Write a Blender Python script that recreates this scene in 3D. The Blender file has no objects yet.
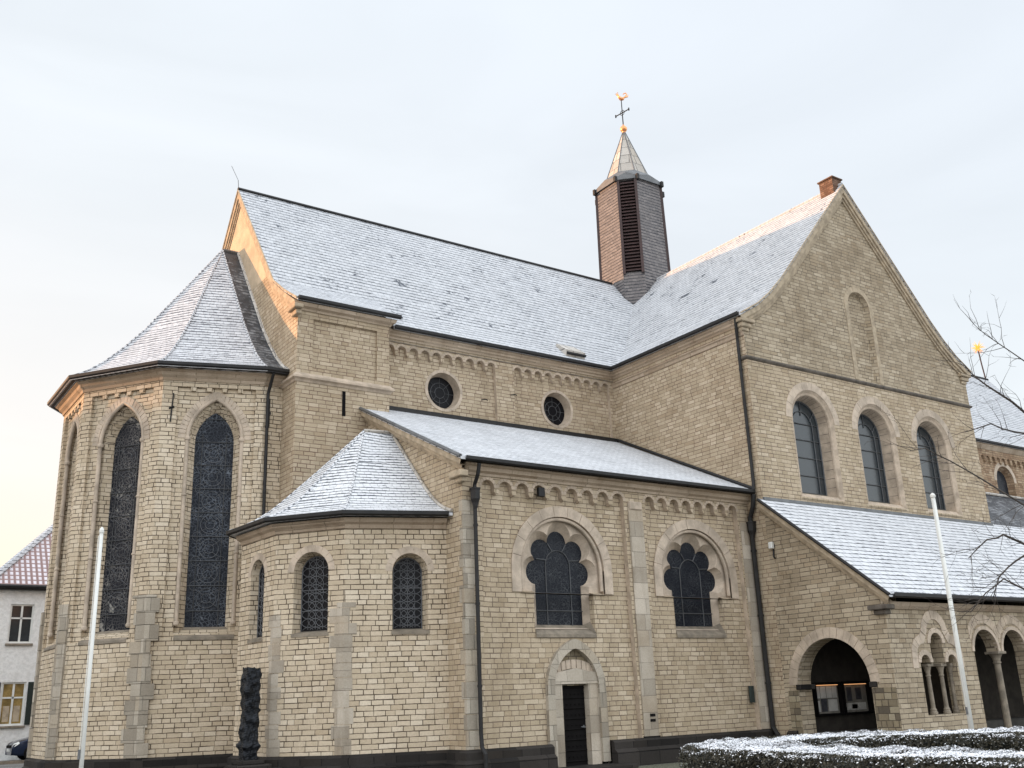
import bpy, bmesh, math, random
import numpy as np
from math import sin, cos, pi, radians, sqrt, atan2
from mathutils import Vector, Matrix
from mathutils.geometry import tessellate_polygon
random.seed(7)
S = bpy.context.scene
COL = S.collection

# ------------------------------------------------------------------ camera
cam = bpy.data.cameras.new('camera'); co = bpy.data.objects.new('camera', cam); COL.objects.link(co)
CY, CP, CR = 0.612, 0.306, -0.039
fw = Vector((sin(CY)*cos(CP), cos(CY)*cos(CP), sin(CP)))
rt = Vector((cos(CY), -sin(CY), 0)); up = rt.cross(fw)
R_ = cos(CR)*rt + sin(CR)*up; U_ = -sin(CR)*rt + cos(CR)*up
M = Matrix((R_, U_, -fw)).transposed().to_4x4(); M.translation = (-12.908, -20.728, 1.727)
co.matrix_world = M
cam.sensor_width = 36; cam.lens = 35.057; cam.clip_end = 2000; cam.clip_start = 0.1
S.camera = co

# ------------------------------------------------------------------ light
SUN_AZ = radians(-46)      # from +Y towards +X (negative = towards -X): sun stands behind the choir, on the left
SUN_EL = radians(5.0)
w = bpy.data.worlds.new('World'); S.world = w; w.use_nodes = True
nt = w.node_tree; nt.nodes.clear()
def wn(t): return nt.nodes.new(t)
wo = wn('ShaderNodeOutputWorld')
sky = wn('ShaderNodeTexSky'); sky.sky_type = 'NISHITA'; sky.sun_disc = False
sky.sun_elevation = SUN_EL; sky.sun_rotation = SUN_AZ; sky.air_density = 1.0; sky.dust_density = 1.5; sky.ozone_density = 1.5
bg1 = wn('ShaderNodeBackground'); bg1.inputs[1].default_value = 0.05
nt.links.new(sky.outputs[0], bg1.inputs[0])
# thin high winter overcast, brighter overhead, warm along the horizon on the sunrise side
tc = wn('ShaderNodeTexCoord'); sep = wn('ShaderNodeSeparateXYZ'); nt.links.new(tc.outputs['Generated'], sep.inputs[0])
mr = wn('ShaderNodeMapRange'); mr.inputs[1].default_value = -0.02; mr.inputs[2].default_value = 0.62
nt.links.new(sep.outputs[2], mr.inputs[0])
def ramp(stops):
    r = wn('ShaderNodeValToRGB'); e = r.color_ramp.elements
    while len(e) < len(stops): e.new(0.5)
    for q, (p, c) in zip(e, stops): q.position = p; q.color = (*c, 1)
    nt.links.new(mr.outputs[0], r.inputs[0]); return r
warm = ramp([(0, (1.05, .62, .38)), (.17, (.99, .72, .54)), (.42, (.86, .78, .72)), (.75, (.78, .785, .785)), (1, (.76, .79, .81))])
cool = ramp([(0, (.74, .735, .73)), (.3, (.74, .755, .77)), (1, (.76, .80, .85))])
dt = wn('ShaderNodeVectorMath'); dt.operation = 'DOT_PRODUCT'; nt.links.new(tc.outputs['Generated'], dt.inputs[0])
az0 = radians(-35); dt.inputs[1].default_value = (sin(az0), cos(az0), 0)
m2 = wn('ShaderNodeMapRange'); m2.interpolation_type = 'SMOOTHSTEP'
m2.inputs[1].default_value = -0.05; m2.inputs[2].default_value = 0.95
nt.links.new(dt.outputs['Value'], m2.inputs[0])
mx = wn('ShaderNodeMix'); mx.data_type = 'RGBA'; nt.links.new(m2.outputs[0], mx.inputs[0])
nt.links.new(cool.outputs[0], mx.inputs[6]); nt.links.new(warm.outputs[0], mx.inputs[7])
cl = wn('ShaderNodeTexNoise'); cl.inputs['Scale'].default_value = 2.2; cl.inputs['Detail'].default_value = 5; cl.inputs['Distortion'].default_value = .6
mpp = wn('ShaderNodeMapping'); mpp.inputs['Scale'].default_value = (1, 1, 3.5); nt.links.new(tc.outputs['Generated'], mpp.inputs[0]); nt.links.new(mpp.outputs[0], cl.inputs[0])
m3 = wn('ShaderNodeMapRange'); m3.inputs[1].default_value = .3; m3.inputs[2].default_value = .7; m3.inputs[3].default_value = .95; m3.inputs[4].default_value = 1.06
nt.links.new(cl.outputs[0], m3.inputs[0])
mc = wn('ShaderNodeVectorMath'); mc.operation = 'SCALE'; nt.links.new(mx.outputs[2], mc.inputs[0]); nt.links.new(m3.outputs[0], mc.inputs[3])
# the part of the sky behind the photographer and high overhead is the brighter, thinner cloud
d2 = wn('ShaderNodeVectorMath'); d2.operation = 'DOT_PRODUCT'; nt.links.new(tc.outputs['Generated'], d2.inputs[0]); d2.inputs[1].default_value = (sin(radians(25)), cos(radians(25)), -.45)
m4 = wn('ShaderNodeMapRange'); m4.interpolation_type = 'SMOOTHSTEP'; m4.inputs[1].default_value = -.35; m4.inputs[2].default_value = .40; m4.inputs[3].default_value = 2.05; m4.inputs[4].default_value = 1.
nt.links.new(d2.outputs['Value'], m4.inputs[0])
mc2 = wn('ShaderNodeVectorMath'); mc2.operation = 'SCALE'; nt.links.new(mc.outputs[0], mc2.inputs[0]); nt.links.new(m4.outputs[0], mc2.inputs[3])
bg2 = wn('ShaderNodeBackground'); nt.links.new(mc2.outputs[0], bg2.inputs[0]); bg2.inputs[1].default_value = 0.63
ad = wn('ShaderNodeAddShader'); nt.links.new(bg1.outputs[0], ad.inputs[0]); nt.links.new(bg2.outputs[0], ad.inputs[1]); nt.links.new(ad.outputs[0], wo.inputs[0])
sl = bpy.data.lights.new('sun', 'SUN'); so = bpy.data.objects.new('sun', sl); COL.objects.link(so)
sl.energy = 3.3; sl.angle = radians(0.6); sl.color = (1, .52, .24)
sd = Vector((sin(SUN_AZ)*cos(SUN_EL), cos(SUN_AZ)*cos(SUN_EL), sin(SUN_EL)))
so.rotation_euler = sd.to_track_quat('Z', 'Y').to_euler(); so.location = (-30, 40, 40)
S.view_settings.view_transform = 'Standard'; S.view_settings.look = 'None'; S.view_settings.exposure = 0.74; S.view_settings.gamma = 1
S.cycles.max_bounces = 6; S.cycles.diffuse_bounces = 4

# ------------------------------------------------------------------ materials
class NT:
    def __init__(s, name):
        s.m = bpy.data.materials.new(name); s.m.use_nodes = True; s.t = s.m.node_tree
        s.b = s.t.nodes['Principled BSDF']
    def n(s, t, **k):
        q = s.t.nodes.new(t)
        for a, b in k.items(): setattr(q, a, b)
        return q
    def l(s, a, b): s.t.links.new(a, b)
    def put(s, inp, v):
        if isinstance(v, (int, float)): inp.default_value = v
        elif isinstance(v, tuple): inp.default_value = v if len(v) != 3 or inp.type == 'VECTOR' else (*v, 1)
        else: s.l(v, inp)
    def mth(s, op, a, b=None, c=None, clamp=False):
        q = s.n('ShaderNodeMath', operation=op, use_clamp=clamp); s.put(q.inputs[0], a)
        if b is not None: s.put(q.inputs[1], b)
        if c is not None: s.put(q.inputs[2], c)
        return q.outputs[0]
    def mr(s, v, a, b, c=0., d=1., smooth=True):
        q = s.n('ShaderNodeMapRange'); q.interpolation_type = 'SMOOTHSTEP' if smooth else 'LINEAR'
        s.put(q.inputs[0], v)
        for i, x in enumerate((a, b, c, d)): s.put(q.inputs[i+1], x)
        return q.outputs[0]
    def mix(s, f, a, b, blend='MIX'):
        q = s.n('ShaderNodeMix', data_type='RGBA', blend_type=blend); s.put(q.inputs[0], f); s.put(q.inputs[6], a); s.put(q.inputs[7], b)
        return q.outputs[2]
    def noise(s, vec, scale, det=3, rough=.55, dist=0.):
        q = s.n('ShaderNodeTexNoise'); s.l(vec, q.inputs[0]); q.inputs['Scale'].default_value = scale; q.inputs['Detail'].default_value = det
        q.inputs['Roughness'].default_value = rough; q.inputs['Distortion'].default_value = dist
        return q.outputs[0]
    def pos(s): return s.n('ShaderNodeNewGeometry').outputs['Position']
    def uv(s): return s.n('ShaderNodeUVMap').outputs[0]
    def bump(s, h, strength=.5, dist=.02):
        q = s.n('ShaderNodeBump'); q.inputs['Strength'].default_value = strength; q.inputs['Distance'].default_value = dist
        s.l(h, q.inputs['Height']); s.l(q.outputs[0], s.b.inputs['Normal'])
    def fin(s, col, rough=.85, metal=0., spec=None):
        s.put(s.b.inputs['Base Color'], col); s.put(s.b.inputs['Roughness'], rough); s.put(s.b.inputs['Metallic'], metal)
        if spec is not None: s.b.inputs['Specular IOR Level'].default_value = spec
        return s.m

def masonry(name, c_lo, c_mid, c_hi, mortar, h=.122, L=.30, mw=.014, dirt=.5, rnd=.75, contrast=1.):
    """coursed tuff: rows of constant height, stones of uneven length"""
    k = NT(name); uv = k.uv(); p = k.pos()
    sp = k.n('ShaderNodeSeparateXYZ'); k.l(uv, sp.inputs[0])
    wob = k.noise(p, 1.3, 2); wob2 = k.noise(p, 9, 2)
    v = k.mth('ADD', sp.outputs[1], k.mth('MULTIPLY', k.mth('SUBTRACT', wob, .5), .022))
    v = k.mth('ADD', v, k.mth('MULTIPLY', k.mth('SUBTRACT', wob2, .5), .012))
    rowf = k.mth('DIVIDE', v, h); row = k.mth('FLOOR', rowf); fr = k.mth('SUBTRACT', rowf, row)
    wnz = k.n('ShaderNodeTexWhiteNoise', noise_dimensions='1D'); k.l(row, wnz.inputs['W'])
    u = k.mth('ADD', sp.outputs[0], k.mth('MULTIPLY', k.mth('SUBTRACT', wob2, .5), .02))
    ln = k.mth('MULTIPLY_ADD', wnz.outputs[0], .5*L, .75*L)
    w_ = k.mth('ADD', k.mth('DIVIDE', u, ln), k.mth('MULTIPLY', row, 171.37))
    vo = k.n('ShaderNodeTexVoronoi', voronoi_dimensions='1D', feature='DISTANCE_TO_EDGE'); k.l(w_, vo.inputs['W']); vo.inputs['Scale'].default_value = 1; vo.inputs['Randomness'].default_value = rnd
    vc = k.n('ShaderNodeTexVoronoi', voronoi_dimensions='1D', feature='F1'); k.l(w_, vc.inputs['W']); vc.inputs['Scale'].default_value = 1; vc.inputs['Randomness'].default_value = rnd
    de = k.mth('MULTIPLY', vo.outputs['Distance'], ln)
    dz = k.mth('MULTIPLY', k.mth('MINIMUM', fr, k.mth('SUBTRACT', 1., fr)), h)
    d = k.mth('MINIMUM', de, dz)
    jn = k.noise(p, 3.0, 3)
    mwv = k.mr(jn, .25, .75, mw*.35, mw*1.25)
    mort = k.mth('SUBTRACT', 1., k.mr(d, k.mth('MULTIPLY', mwv, .45), mwv))
    sc = k.n('ShaderNodeSeparateColor'); k.l(vc.outputs['Color'], sc.inputs[0])
    t = sc.outputs[0]
    col = k.mix(k.mr(t, 0., .55), c_lo, c_mid); col = k.mix(k.mr(t, .5, 1.), col, c_hi)
    grain = k.noise(p, 26, 4, .7); blot = k.noise(p, .55, 5, .62); streak_v = k.n('ShaderNodeMapping'); streak_v.inputs['Scale'].default_value = (1.6, 1.6, .22)
    k.l(p, streak_v.inputs[0]); stn = k.noise(streak_v.outputs[0], 1.2, 4, .65)
    col = k.mix(k.mr(grain, .3, .7, 0., .35), col, k.mix(1., col, (.55, .52, .47), 'MULTIPLY'))
    f = k.mth('MULTIPLY', k.mth('ADD', k.mr(blot, .42, .68), k.mr(stn, .48, .72)), dirt*.5, clamp=True)
    col = k.mix(f, col, k.mix(1., col, (.56, .52, .47), 'MULTIPLY'))
    rp = k.n('ShaderNodeTexVoronoi', feature='F1'); k.l(p, rp.inputs[0]); rp.inputs['Scale'].default_value = .42; rs = k.n('ShaderNodeSeparateColor'); k.l(rp.outputs['Color'], rs.inputs[0])
    odd = k.mth('MULTIPLY', k.mr(k.mth('MULTIPLY_ADD', t, .5, k.mth('MULTIPLY', sc.outputs[1], .5)), .70, .80), .55)
    col = k.mix(odd, col, k.mix(1., col, (.66, .60, .52), 'MULTIPLY'))
    col = k.mix(k.mth('MULTIPLY', k.mr(rs.outputs[0], .0, 1., 0., 1.), .16), col, k.mix(1., col, (.70, .64, .55), 'MULTIPLY'))
    col = k.mix(k.mth('MULTIPLY', mort, contrast), col, mortar)
    k.bump(k.mth('ADD', k.mth('SUBTRACT', 1., mort), k.mth('MULTIPLY', grain, .5)), .8, .012)
    return k.fin(col, .9, spec=.2)

def slates(name, h=.2, L=.22, snow=.8, lines=.3, dark=(.035, .04, .05), snowcol=(.86, .87, .89), patch=.68, mottle=.35):
    k = NT(name); uv = k.uv(); p = k.pos()
    sp = k.n('ShaderNodeSeparateXYZ'); k.l(uv, sp.inputs[0])
    wob = k.noise(p, 2., 3)
    rowf = k.mth('DIVIDE', k.mth('ADD', sp.outputs[1], k.mth('MULTIPLY', wob, .05)), h); row = k.mth('FLOOR', rowf); fr = k.mth('SUBTRACT', rowf, row)
    w_ = k.mth('ADD', k.mth('DIVIDE', sp.outputs[0], L), k.mth('MULTIPLY', row, 171.37))
    vo = k.n('ShaderNodeTexVoronoi', voronoi_dimensions='1D', feature='DISTANCE_TO_EDGE'); k.l(w_, vo.inputs['W']); vo.inputs['Scale'].default_value = 1; vo.inputs['Randomness'].default_value = .3
    vc = k.n('ShaderNodeTexVoronoi', voronoi_dimensions='1D', feature='F1'); k.l(w_, vc.inputs['W']); vc.inputs['Scale'].default_value = 1; vc.inputs['Randomness'].default_value = .3
    sc = k.n('ShaderNodeSeparateColor'); k.l(vc.outputs['Color'], sc.inputs[0])
    n1 = k.noise(p, 1.1, 5, .65); n2 = k.noise(p, 7., 4, .65); n3 = k.noise(p, .45, 3, .6)
    # slate edge: bare strip at the foot of every course, width varies
    wline = k.mr(n2, .3, .7, lines*.55, lines*1.25)
    wline = k.mth('MULTIPLY', wline, k.mr(n1, .3, .7, .7, 1.3)); wline = k.mth('MULTIPLY', wline, k.mth('MULTIPLY_ADD', sc.outputs[1], .5, .75))
    line = k.mth('SUBTRACT', 1., k.mr(fr, k.mth('MULTIPLY', wline, .75), wline))
    joint = k.mth('MULTIPLY', k.mth('SUBTRACT', 1., k.mr(vo.outputs[0], .02, .08)), .35)
    bare = k.mth('MAXIMUM', line, joint)
    pn = k.mth('MULTIPLY_ADD', n2, .35, k.mth('MULTIPLY', n1, .65))
    pt = k.mr(k.mth('ADD', pn, k.mth('MULTIPLY', sc.outputs[0], .10)), patch, patch+.07)
    bare = k.mth('MAXIMUM', bare, pt)
    cover = k.mth('MULTIPLY', k.mth('SUBTRACT', 1., bare), snow)
    cover = k.mth('MULTIPLY', cover, k.mr(k.mth('MULTIPLY_ADD', n3, .5, k.mth('MULTIPLY', sc.outputs[2], .5)), .2, .8, 1.-mottle, 1.))
    dcol = k.mix(sc.outputs[0], dark, tuple(x*1.9 for x in dark))
    col = k.mix(cover, dcol, snowcol)
    k.bump(k.mth('ADD', k.mth('MULTIPLY', cover, .8), k.mth('MULTIPLY', fr, -.6)), .5, .03)
    return k.fin(col, k.mth('MULTIPLY_ADD', cover, .35, .5), spec=.3)

def blocks(name, lo, hi, joint=(.12, .11, .09), h=.34, L=.5, mw=.012, dirt=.6, jc=.8):
    return masonry(name, lo, tuple((a+b)/2 for a, b in zip(lo, hi)), hi, joint, h=h, L=L, mw=mw, dirt=dirt, rnd=.5, contrast=jc)

def plain(name, col, rough=.8, metal=0., var=.25, scale=4., bmp=.3, spec=None, grain=30):
    k = NT(name); p = k.pos(); n = k.noise(p, scale, 5, .6); g = k.noise(p, grain, 3, .6)
    c = k.mix(k.mr(n, .3, .7, 0., 1.), tuple(x*(1-var) for x in col), tuple(min(1, x*(1+var*.6)) for x in col))
    c = k.mix(k.mr(g, .35, .65, 0., var*.6), c, tuple(x*.5 for x in col))
    k.bump(g, bmp, .01)
    return k.fin(c, rough, metal, spec)

MT = {}
MT['brick'] = masonry('tuff masonry', (.47, .382, .268), (.545, .447, .325), (.62, .52, .39), (.17, .128, .095), mw=.0125)
MT['brick_apse'] = masonry('pale tuff masonry', (.57, .472, .345), (.65, .545, .41), (.72, .62, .485), (.085, .063, .045), mw=.0135, dirt=.35)
MT['brick_up'] = masonry('weathered tuff masonry', (.455, .37, .262), (.53, .435, .315), (.60, .50, .375), (.18, .12, .085), mw=.012, dirt=.6)
MT['brick_gable'] = masonry('gable tuff masonry', (.39, .322, .232), (.475, .397, .292), (.56, .476, .36), (.12, .095, .072), h=.125, L=.36, mw=.012, dirt=.7)
MT['brick_red'] = masonry('reddish tuff masonry', (.30, .20, .13), (.42, .30, .20), (.52, .40, .28), (.14, .10, .07), mw=.014, dirt=.6)
MT['blackened'] = plain('blackened stone', (.13, .11, .09), .9, var=.4)
MT['render'] = plain('ochre gable stone', (.54, .43, .30), .9, var=.2, scale=1.5)
MT['rag'] = masonry('rubble stone', (.13, .11, .085), (.30, .25, .17), (.42, .37, .27), (.10, .08, .06), h=.17, L=.21, mw=.016, rnd=1.)
MT['ashlar'] = plain('dressed tuff', (.50, .405, .31), .88, var=.28, scale=3.)
MT['ring'] = plain('arch stone', (.53, .435, .34), .88, var=.3, scale=2.2)
MT['grey'] = blocks('grey trachyte', (.40, .35, .285), (.60, .53, .44), h=.42, L=.6, mw=.008, jc=.45, dirt=1.)
MT['greyd'] = blocks('weathered trachyte', (.33, .29, .235), (.56, .50, .415), h=.36, L=.42, mw=.012, jc=.6)
MT['basalt'] = blocks('basalt plinth', (.02, .018, .017), (.052, .046, .042), joint=(.008, .008, .008), h=.33, L=.7, mw=.014)
MT['cornice'] = blocks('cornice stone', (.46, .37, .28), (.55, .45, .35), joint=(.15, .12, .08), h=3., L=1.1, mw=.012, dirt=.8)
MT['sill'] = plain('sill stone', (.25, .21, .16), .85, var=.35)
MT['roof'] = slates('snowy slate nave', h=.21, L=.22, snow=.64, lines=.25, patch=.65, dark=(.04, .045, .055), mottle=.16)
MT['roof_dark'] = slates('thawed slate', h=.17, L=.2, snow=.26, lines=.5, patch=.50, mottle=.6, dark=(.03, .032, .036))
MT['roof_apse'] = slates('snowy slate choir', h=.155, L=.2, snow=.70, lines=.38, patch=.70, dark=(.06, .06, .07), mottle=.2)
MT['roof_chapel'] = slates('snowy slate chapel', h=.125, L=.2, snow=.82, lines=.34, patch=.80, mottle=.08)
MT['roof_porch'] = slates('snowy slate porch', h=.22, L=.34, snow=.74, lines=.24, patch=.82, mottle=.12)
MT['roof_aisle'] = slates('snowy slate aisle', h=.16, L=.22, snow=.76, lines=.24, patch=.74, mottle=.15)
MT['turret'] = slates('bare turret slate', h=.15, L=.2, snow=1., lines=.36, patch=.85, dark=(.03, .03, .035), snowcol=(.235, .215, .21), mottle=.4)
MT['lead'] = plain('lead sheet', (.15, .155, .16), .5, .3, var=.25, scale=3.)
MT['leadpale'] = blocks('pale lead sheet', (.52, .49, .45), (.70, .67, .63), joint=(.14, .13, .12), h=.55, L=.6, mw=.03, dirt=.5)
MT['darkmetal'] = plain('dark zinc', (.016, .015, .015), .6, .2, var=.4)
MT['verge'] = plain('verge stone', (.44, .355, .25), .85, var=.3)
MT['snow'] = plain('snow', (.86, .87, .90), .8, var=.06)
MT['iron'] = plain('black iron', (.015, .015, .016), .5, .5)
MT['gold'] = plain('gilded metal', (.95, .42, .18), .35, .8, var=.15)
MT['redwood'] = plain('red brown boards', (.045, .022, .020), .6, var=.3)
MT['white'] = plain('white pole paint', (.72, .72, .68), .35, var=.08, scale=2)
MT['bronze'] = plain('dark bronze', (.012, .014, .018), .38, .6, var=.5, scale=12, bmp=.8)
MT['paving'] = plain('paving', (.10, .095, .085), .9, var=.35, scale=1.5)
MT['porch_shade'] = plain('porch shade tone', (.05, .042, .034), .95, var=.3)  # near-black colour that paints in the deep shade inside the porch
MT['black'] = plain('black board', (.006, .005, .005), .85, spec=.15)

def glass(name, base=(.010, .012, .018), line=(.16, .18, .20), scale=7., amt=.8, rough=.35, lw=.05, warp=.4, blobs=0.):
    k = NT(name); uv = k.uv(); p = k.pos()
    nz = k.n('ShaderNodeTexNoise'); k.l(uv, nz.inputs[0]); nz.inputs['Scale'].default_value = 3.
    add = k.n('ShaderNodeVectorMath', operation='MULTIPLY_ADD'); k.l(nz.outputs['Color'], add.inputs[0]); add.inputs[1].default_value = (warp, warp, 0); k.l(uv, add.inputs[2])
    vo = k.n('ShaderNodeTexVoronoi', feature='DISTANCE_TO_EDGE', voronoi_dimensions='2D'); k.l(add.outputs[0], vo.inputs[0]); vo.inputs['Scale'].default_value = scale
    vs = k.n('ShaderNodeTexVoronoi', feature='SMOOTH_F1', voronoi_dimensions='2D'); k.l(add.outputs[0], vs.inputs[0]); vs.inputs['Scale'].default_value = scale*.42
    ringm = k.mth('ABSOLUTE', k.mth('SUBTRACT', k.mth('FRACT', k.mth('MULTIPLY', vs.outputs[0], 3.2)), .5))
    ringm = k.mth('SUBTRACT', 1., k.mr(ringm, .0, .10))
    ln = k.mth('SUBTRACT', 1., k.mr(vo.outputs[0], lw*.4, lw))
    msk = k.noise(uv, 1.6, 3)
    f = k.mth('MULTIPLY', k.mth('MAXIMUM', k.mth('MULTIPLY', ln, .8), ringm), k.mr(msk, .38, .62, .25, amt))
    col = k.mix(f, base, line)
    if blobs:
        vb = k.noise(uv, 1.15, 4, .7, 1.2)
        col = k.mix(k.mr(vb, .60, .66, 0., blobs), col, (.42, .40, .36))
    k.bump(nz.outputs[0], .15, .02)
    return k.fin(col, rough, spec=.12 if name != 'grey protective glazing' else .5)
MT['stained'] = glass('stained glass under wire', scale=11, amt=.9, line=(.15, .17, .20), lw=.09, warp=.25)
MT['stained_warm'] = glass('stained glass with pale figures', scale=10, amt=.9, line=(.20, .19, .18), lw=.09, blobs=.6, warp=.25)
MT['stained_dim'] = glass('dim leaded glass', scale=13, amt=.8, line=(.075, .08, .085), lw=.10)
MT['pane'] = glass('grey protective glazing', base=(.032, .040, .046), line=(.045, .052, .06), scale=1.2, amt=.2, rough=.18)
MT['lattice_glass'] = glass('dark chapel glass', base=(.006, .006, .008), line=(.02, .02, .022), scale=9, amt=.4)
MT['window_bar'] = plain('lead bars', (.09, .094, .10), .5, .3)
MT['lattice'] = plain('leaded lattice', (.13, .135, .145), .55, .1, var=.2)

# ------------------------------------------------------------------ mesh helpers
def uvbox(bm):
    L = bm.loops.layers.uv.verify()
    for f in bm.faces:
        n = f.normal
        if n.length < .5: n = Vector((0, 0, 1))
        if abs(n.z) > .995: t = Vector((1, 0, 0)); b = Vector((0, 1, 0))
        else:
            t = Vector((0, 0, 1)).cross(n).normalized(); b = n.cross(t)
        for l in f.loops: l[L].uv = (l.vert.co.dot(t), l.vert.co.dot(b))
def link(name, bm, mat, parent=None, smooth=False, kind=None, bevel=None):
    bm.normal_update(); uvbox(bm)
    me = bpy.data.meshes.new(name); bm.to_mesh(me); bm.free()
    o = bpy.data.objects.new(name, me); COL.objects.link(o)
    me.materials.append(MT[mat] if isinstance(mat, str) else mat)
    if smooth:
        for p in me.polygons: p.use_smooth = True
    if parent: o.parent = parent
    if kind: o['kind'] = kind
    return o
def tag(o, label, cat, group=None):
    o['label'] = label; o['category'] = cat
    if group: o['group'] = group
    return o
def empty(name, loc, label, cat, group=None):
    o = bpy.data.objects.new(name, None); COL.objects.link(o); o.location = loc; o.empty_display_size = .3
    o['_off'] = 1; del o['_off']
    return tag(o, label, cat, group)
def setparent(o, p):
    """parent while keeping world coordinates"""
    o.parent = p; o.matrix_parent_inverse = p.matrix_world.inverted()
NB = bmesh.new
def face(bm, pts):
    try: return bm.faces.new([bm.verts.new(Vector(p)) for p in pts])
    except ValueError: return None
def box(bm, x0, x1, y0, y1, z0, z1, bev=0.):
    r = bmesh.ops.create_cube(bm, size=1.)
    for v in r['verts']: v.co = Vector(((x0+x1)/2+v.co.x*(x1-x0), (y0+y1)/2+v.co.y*(y1-y0), (z0+z1)/2+v.co.z*(z1-z0)))
    if bev:
        es = list({e for v in r['verts'] for e in v.link_edges})
        bmesh.ops.bevel(bm, geom=es, offset=bev, segments=1, affect='EDGES')
def tube(bm, pts, r, n=8, cap=True, closed=False):
    pts = [Vector(p) for p in pts]; rs = r if isinstance(r, (list, tuple)) else [r]*len(pts)
    rings = []; ref = Vector((0, 0, 1)); m = len(pts)
    for i, p in enumerate(pts):
        a = pts[(i-1) % m] if (i > 0 or closed) else p; b = pts[(i+1) % m] if (i < m-1 or closed) else p
        d = (b-a).normalized()
        if i == 0 or True:
            rr = Vector((0, 0, 1)) if abs(d.z) < .9 else Vector((0, 1, 0))
            if i and abs(d.dot(lastx)) < .95: x = (lastx - d*lastx.dot(d)).normalized()
            else: x = d.cross(rr).normalized()
        lastx = x; y = d.cross(x)
        rings.append([bm.verts.new(p + rs[i]*(cos(2*pi*k/n)*x + sin(2*pi*k/n)*y)) for k in range(n)])
    for i in range(m if closed else m-1):
        A, B = rings[i], rings[(i+1) % m]
        for k in range(n): bm.faces.new((A[k], A[(k+1) % n], B[(k+1) % n], B[k]))
    if cap and not closed: bm.faces.new(rings[0][::-1]); bm.faces.new(rings[-1])
def lathe(bm, prof, c, n=16):
    rings = [[bm.verts.new((c[0]+r*cos(2*pi*k/n), c[1]+r*sin(2*pi*k/n), c[2]+z)) for k in range(n)] for r, z in prof]
    for A, B in zip(rings, rings[1:]):
        for k in range(n): bm.faces.new((A[k], A[(k+1) % n], B[(k+1) % n], B[k]))
    bm.faces.new(rings[0][::-1]); bm.faces.new(rings[-1])
def slab(bm, poly, th):
    """roof plane: top polygon + underside straight below"""
    t = [Vector(p) for p in poly]; b = [p-Vector((0, 0, th)) for p in t]
    n = (t[1]-t[0]).cross(t[2]-t[1])
    if n.z < 0: t = t[::-1]; b = b[::-1]
    T = [bm.verts.new(p) for p in t]; B = [bm.verts.new(p) for p in b]
    bm.faces.new(T); bm.faces.new(B[::-1])
    for i in range(len(t)): j = (i+1) % len(t); bm.faces.new((T[j], T[i], B[i], B[j]))

class Fr:
    """wall frame: runs A->B in plan with the outside on the right hand; local (s, z, d) with d = depth inwards"""
    def __init__(s, A, B):
        s.A = Vector((A[0], A[1], 0)); B = Vector((B[0], B[1], 0)); s.len = (B-s.A).length; s.t = (B-s.A).normalized(); s.n = Vector((s.t.y, -s.t.x, 0))
    def __call__(s, u, z, d=0.): return s.A + s.t*u + Vector((0, 0, z)) - s.n*d
def rect(u0, u1, z0, z1): return [(u0, z0), (u1, z0), (u1, z1), (u0, z1)]
def fill(bm, fr, outer, holes, d=0.):
    """flat polygon with holes, facing outwards"""
    polys = [outer]+holes
    flat = [p for q in polys for p in q]
    tris = tessellate_polygon([[Vector((p[0], p[1], 0)) for p in q] for q in polys])
    vs = [bm.verts.new(fr(p[0], p[1], d)) for p in flat]
    for t in tris:
        a, b, c = (vs[i] for i in t)
        n = (b.co-a.co).cross(c.co-a.co)
        if n.length < 1e-9: continue
        try: bm.faces.new((a, b, c) if n.dot(fr.n) > 0 else (a, c, b))
        except ValueError: pass
def loft(bm, fr, o1, d1, o2, d2, skip=()):
    """reveal between outline o1 (front) and o2 (back)"""
    a = [bm.verts.new(fr(p[0], p[1], d1)) for p in o1]; b = [bm.verts.new(fr(p[0], p[1], d2)) for p in o2]
    n = len(a)
    for i in range(n):
        j = (i+1) % n
        if i not in skip: bm.faces.new((a[i], b[i], b[j], a[j]))
def arch(c, z0, zs, hw, rise=None, n=14):
    """closed outline, starting bottom-left, counter-clockwise seen from outside; semicircle or two-centred pointed"""
    pts = [(c-hw, z0), (c+hw, z0)]
    return pts + archtop(c, zs, hw, rise, n)
def archtop(c, zs, hw, rise=None, n=14):
    pts = []
    if rise is None or abs(rise-hw) < 1e-6:
        for i in range(n+1): a = pi*i/n; pts.append((c+hw*cos(a), zs+hw*sin(a)))
    elif rise < hw:
        for i in range(n+1): a = pi*i/n; pts.append((c+hw*cos(a), zs+rise*sin(a)))
    else:
        R = (hw*hw+rise*rise)/(2*hw); am = math.asin(min(1, rise/R)); h = n//2
        for i in range(h+1): a = am*i/h; pts.append((c+hw-R+R*cos(a), zs+R*sin(a)))
        for i in range(h-1, -1, -1): a = am*i/h; pts.append((c-hw+R-R*cos(a), zs+R*sin(a)))
    return pts
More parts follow.
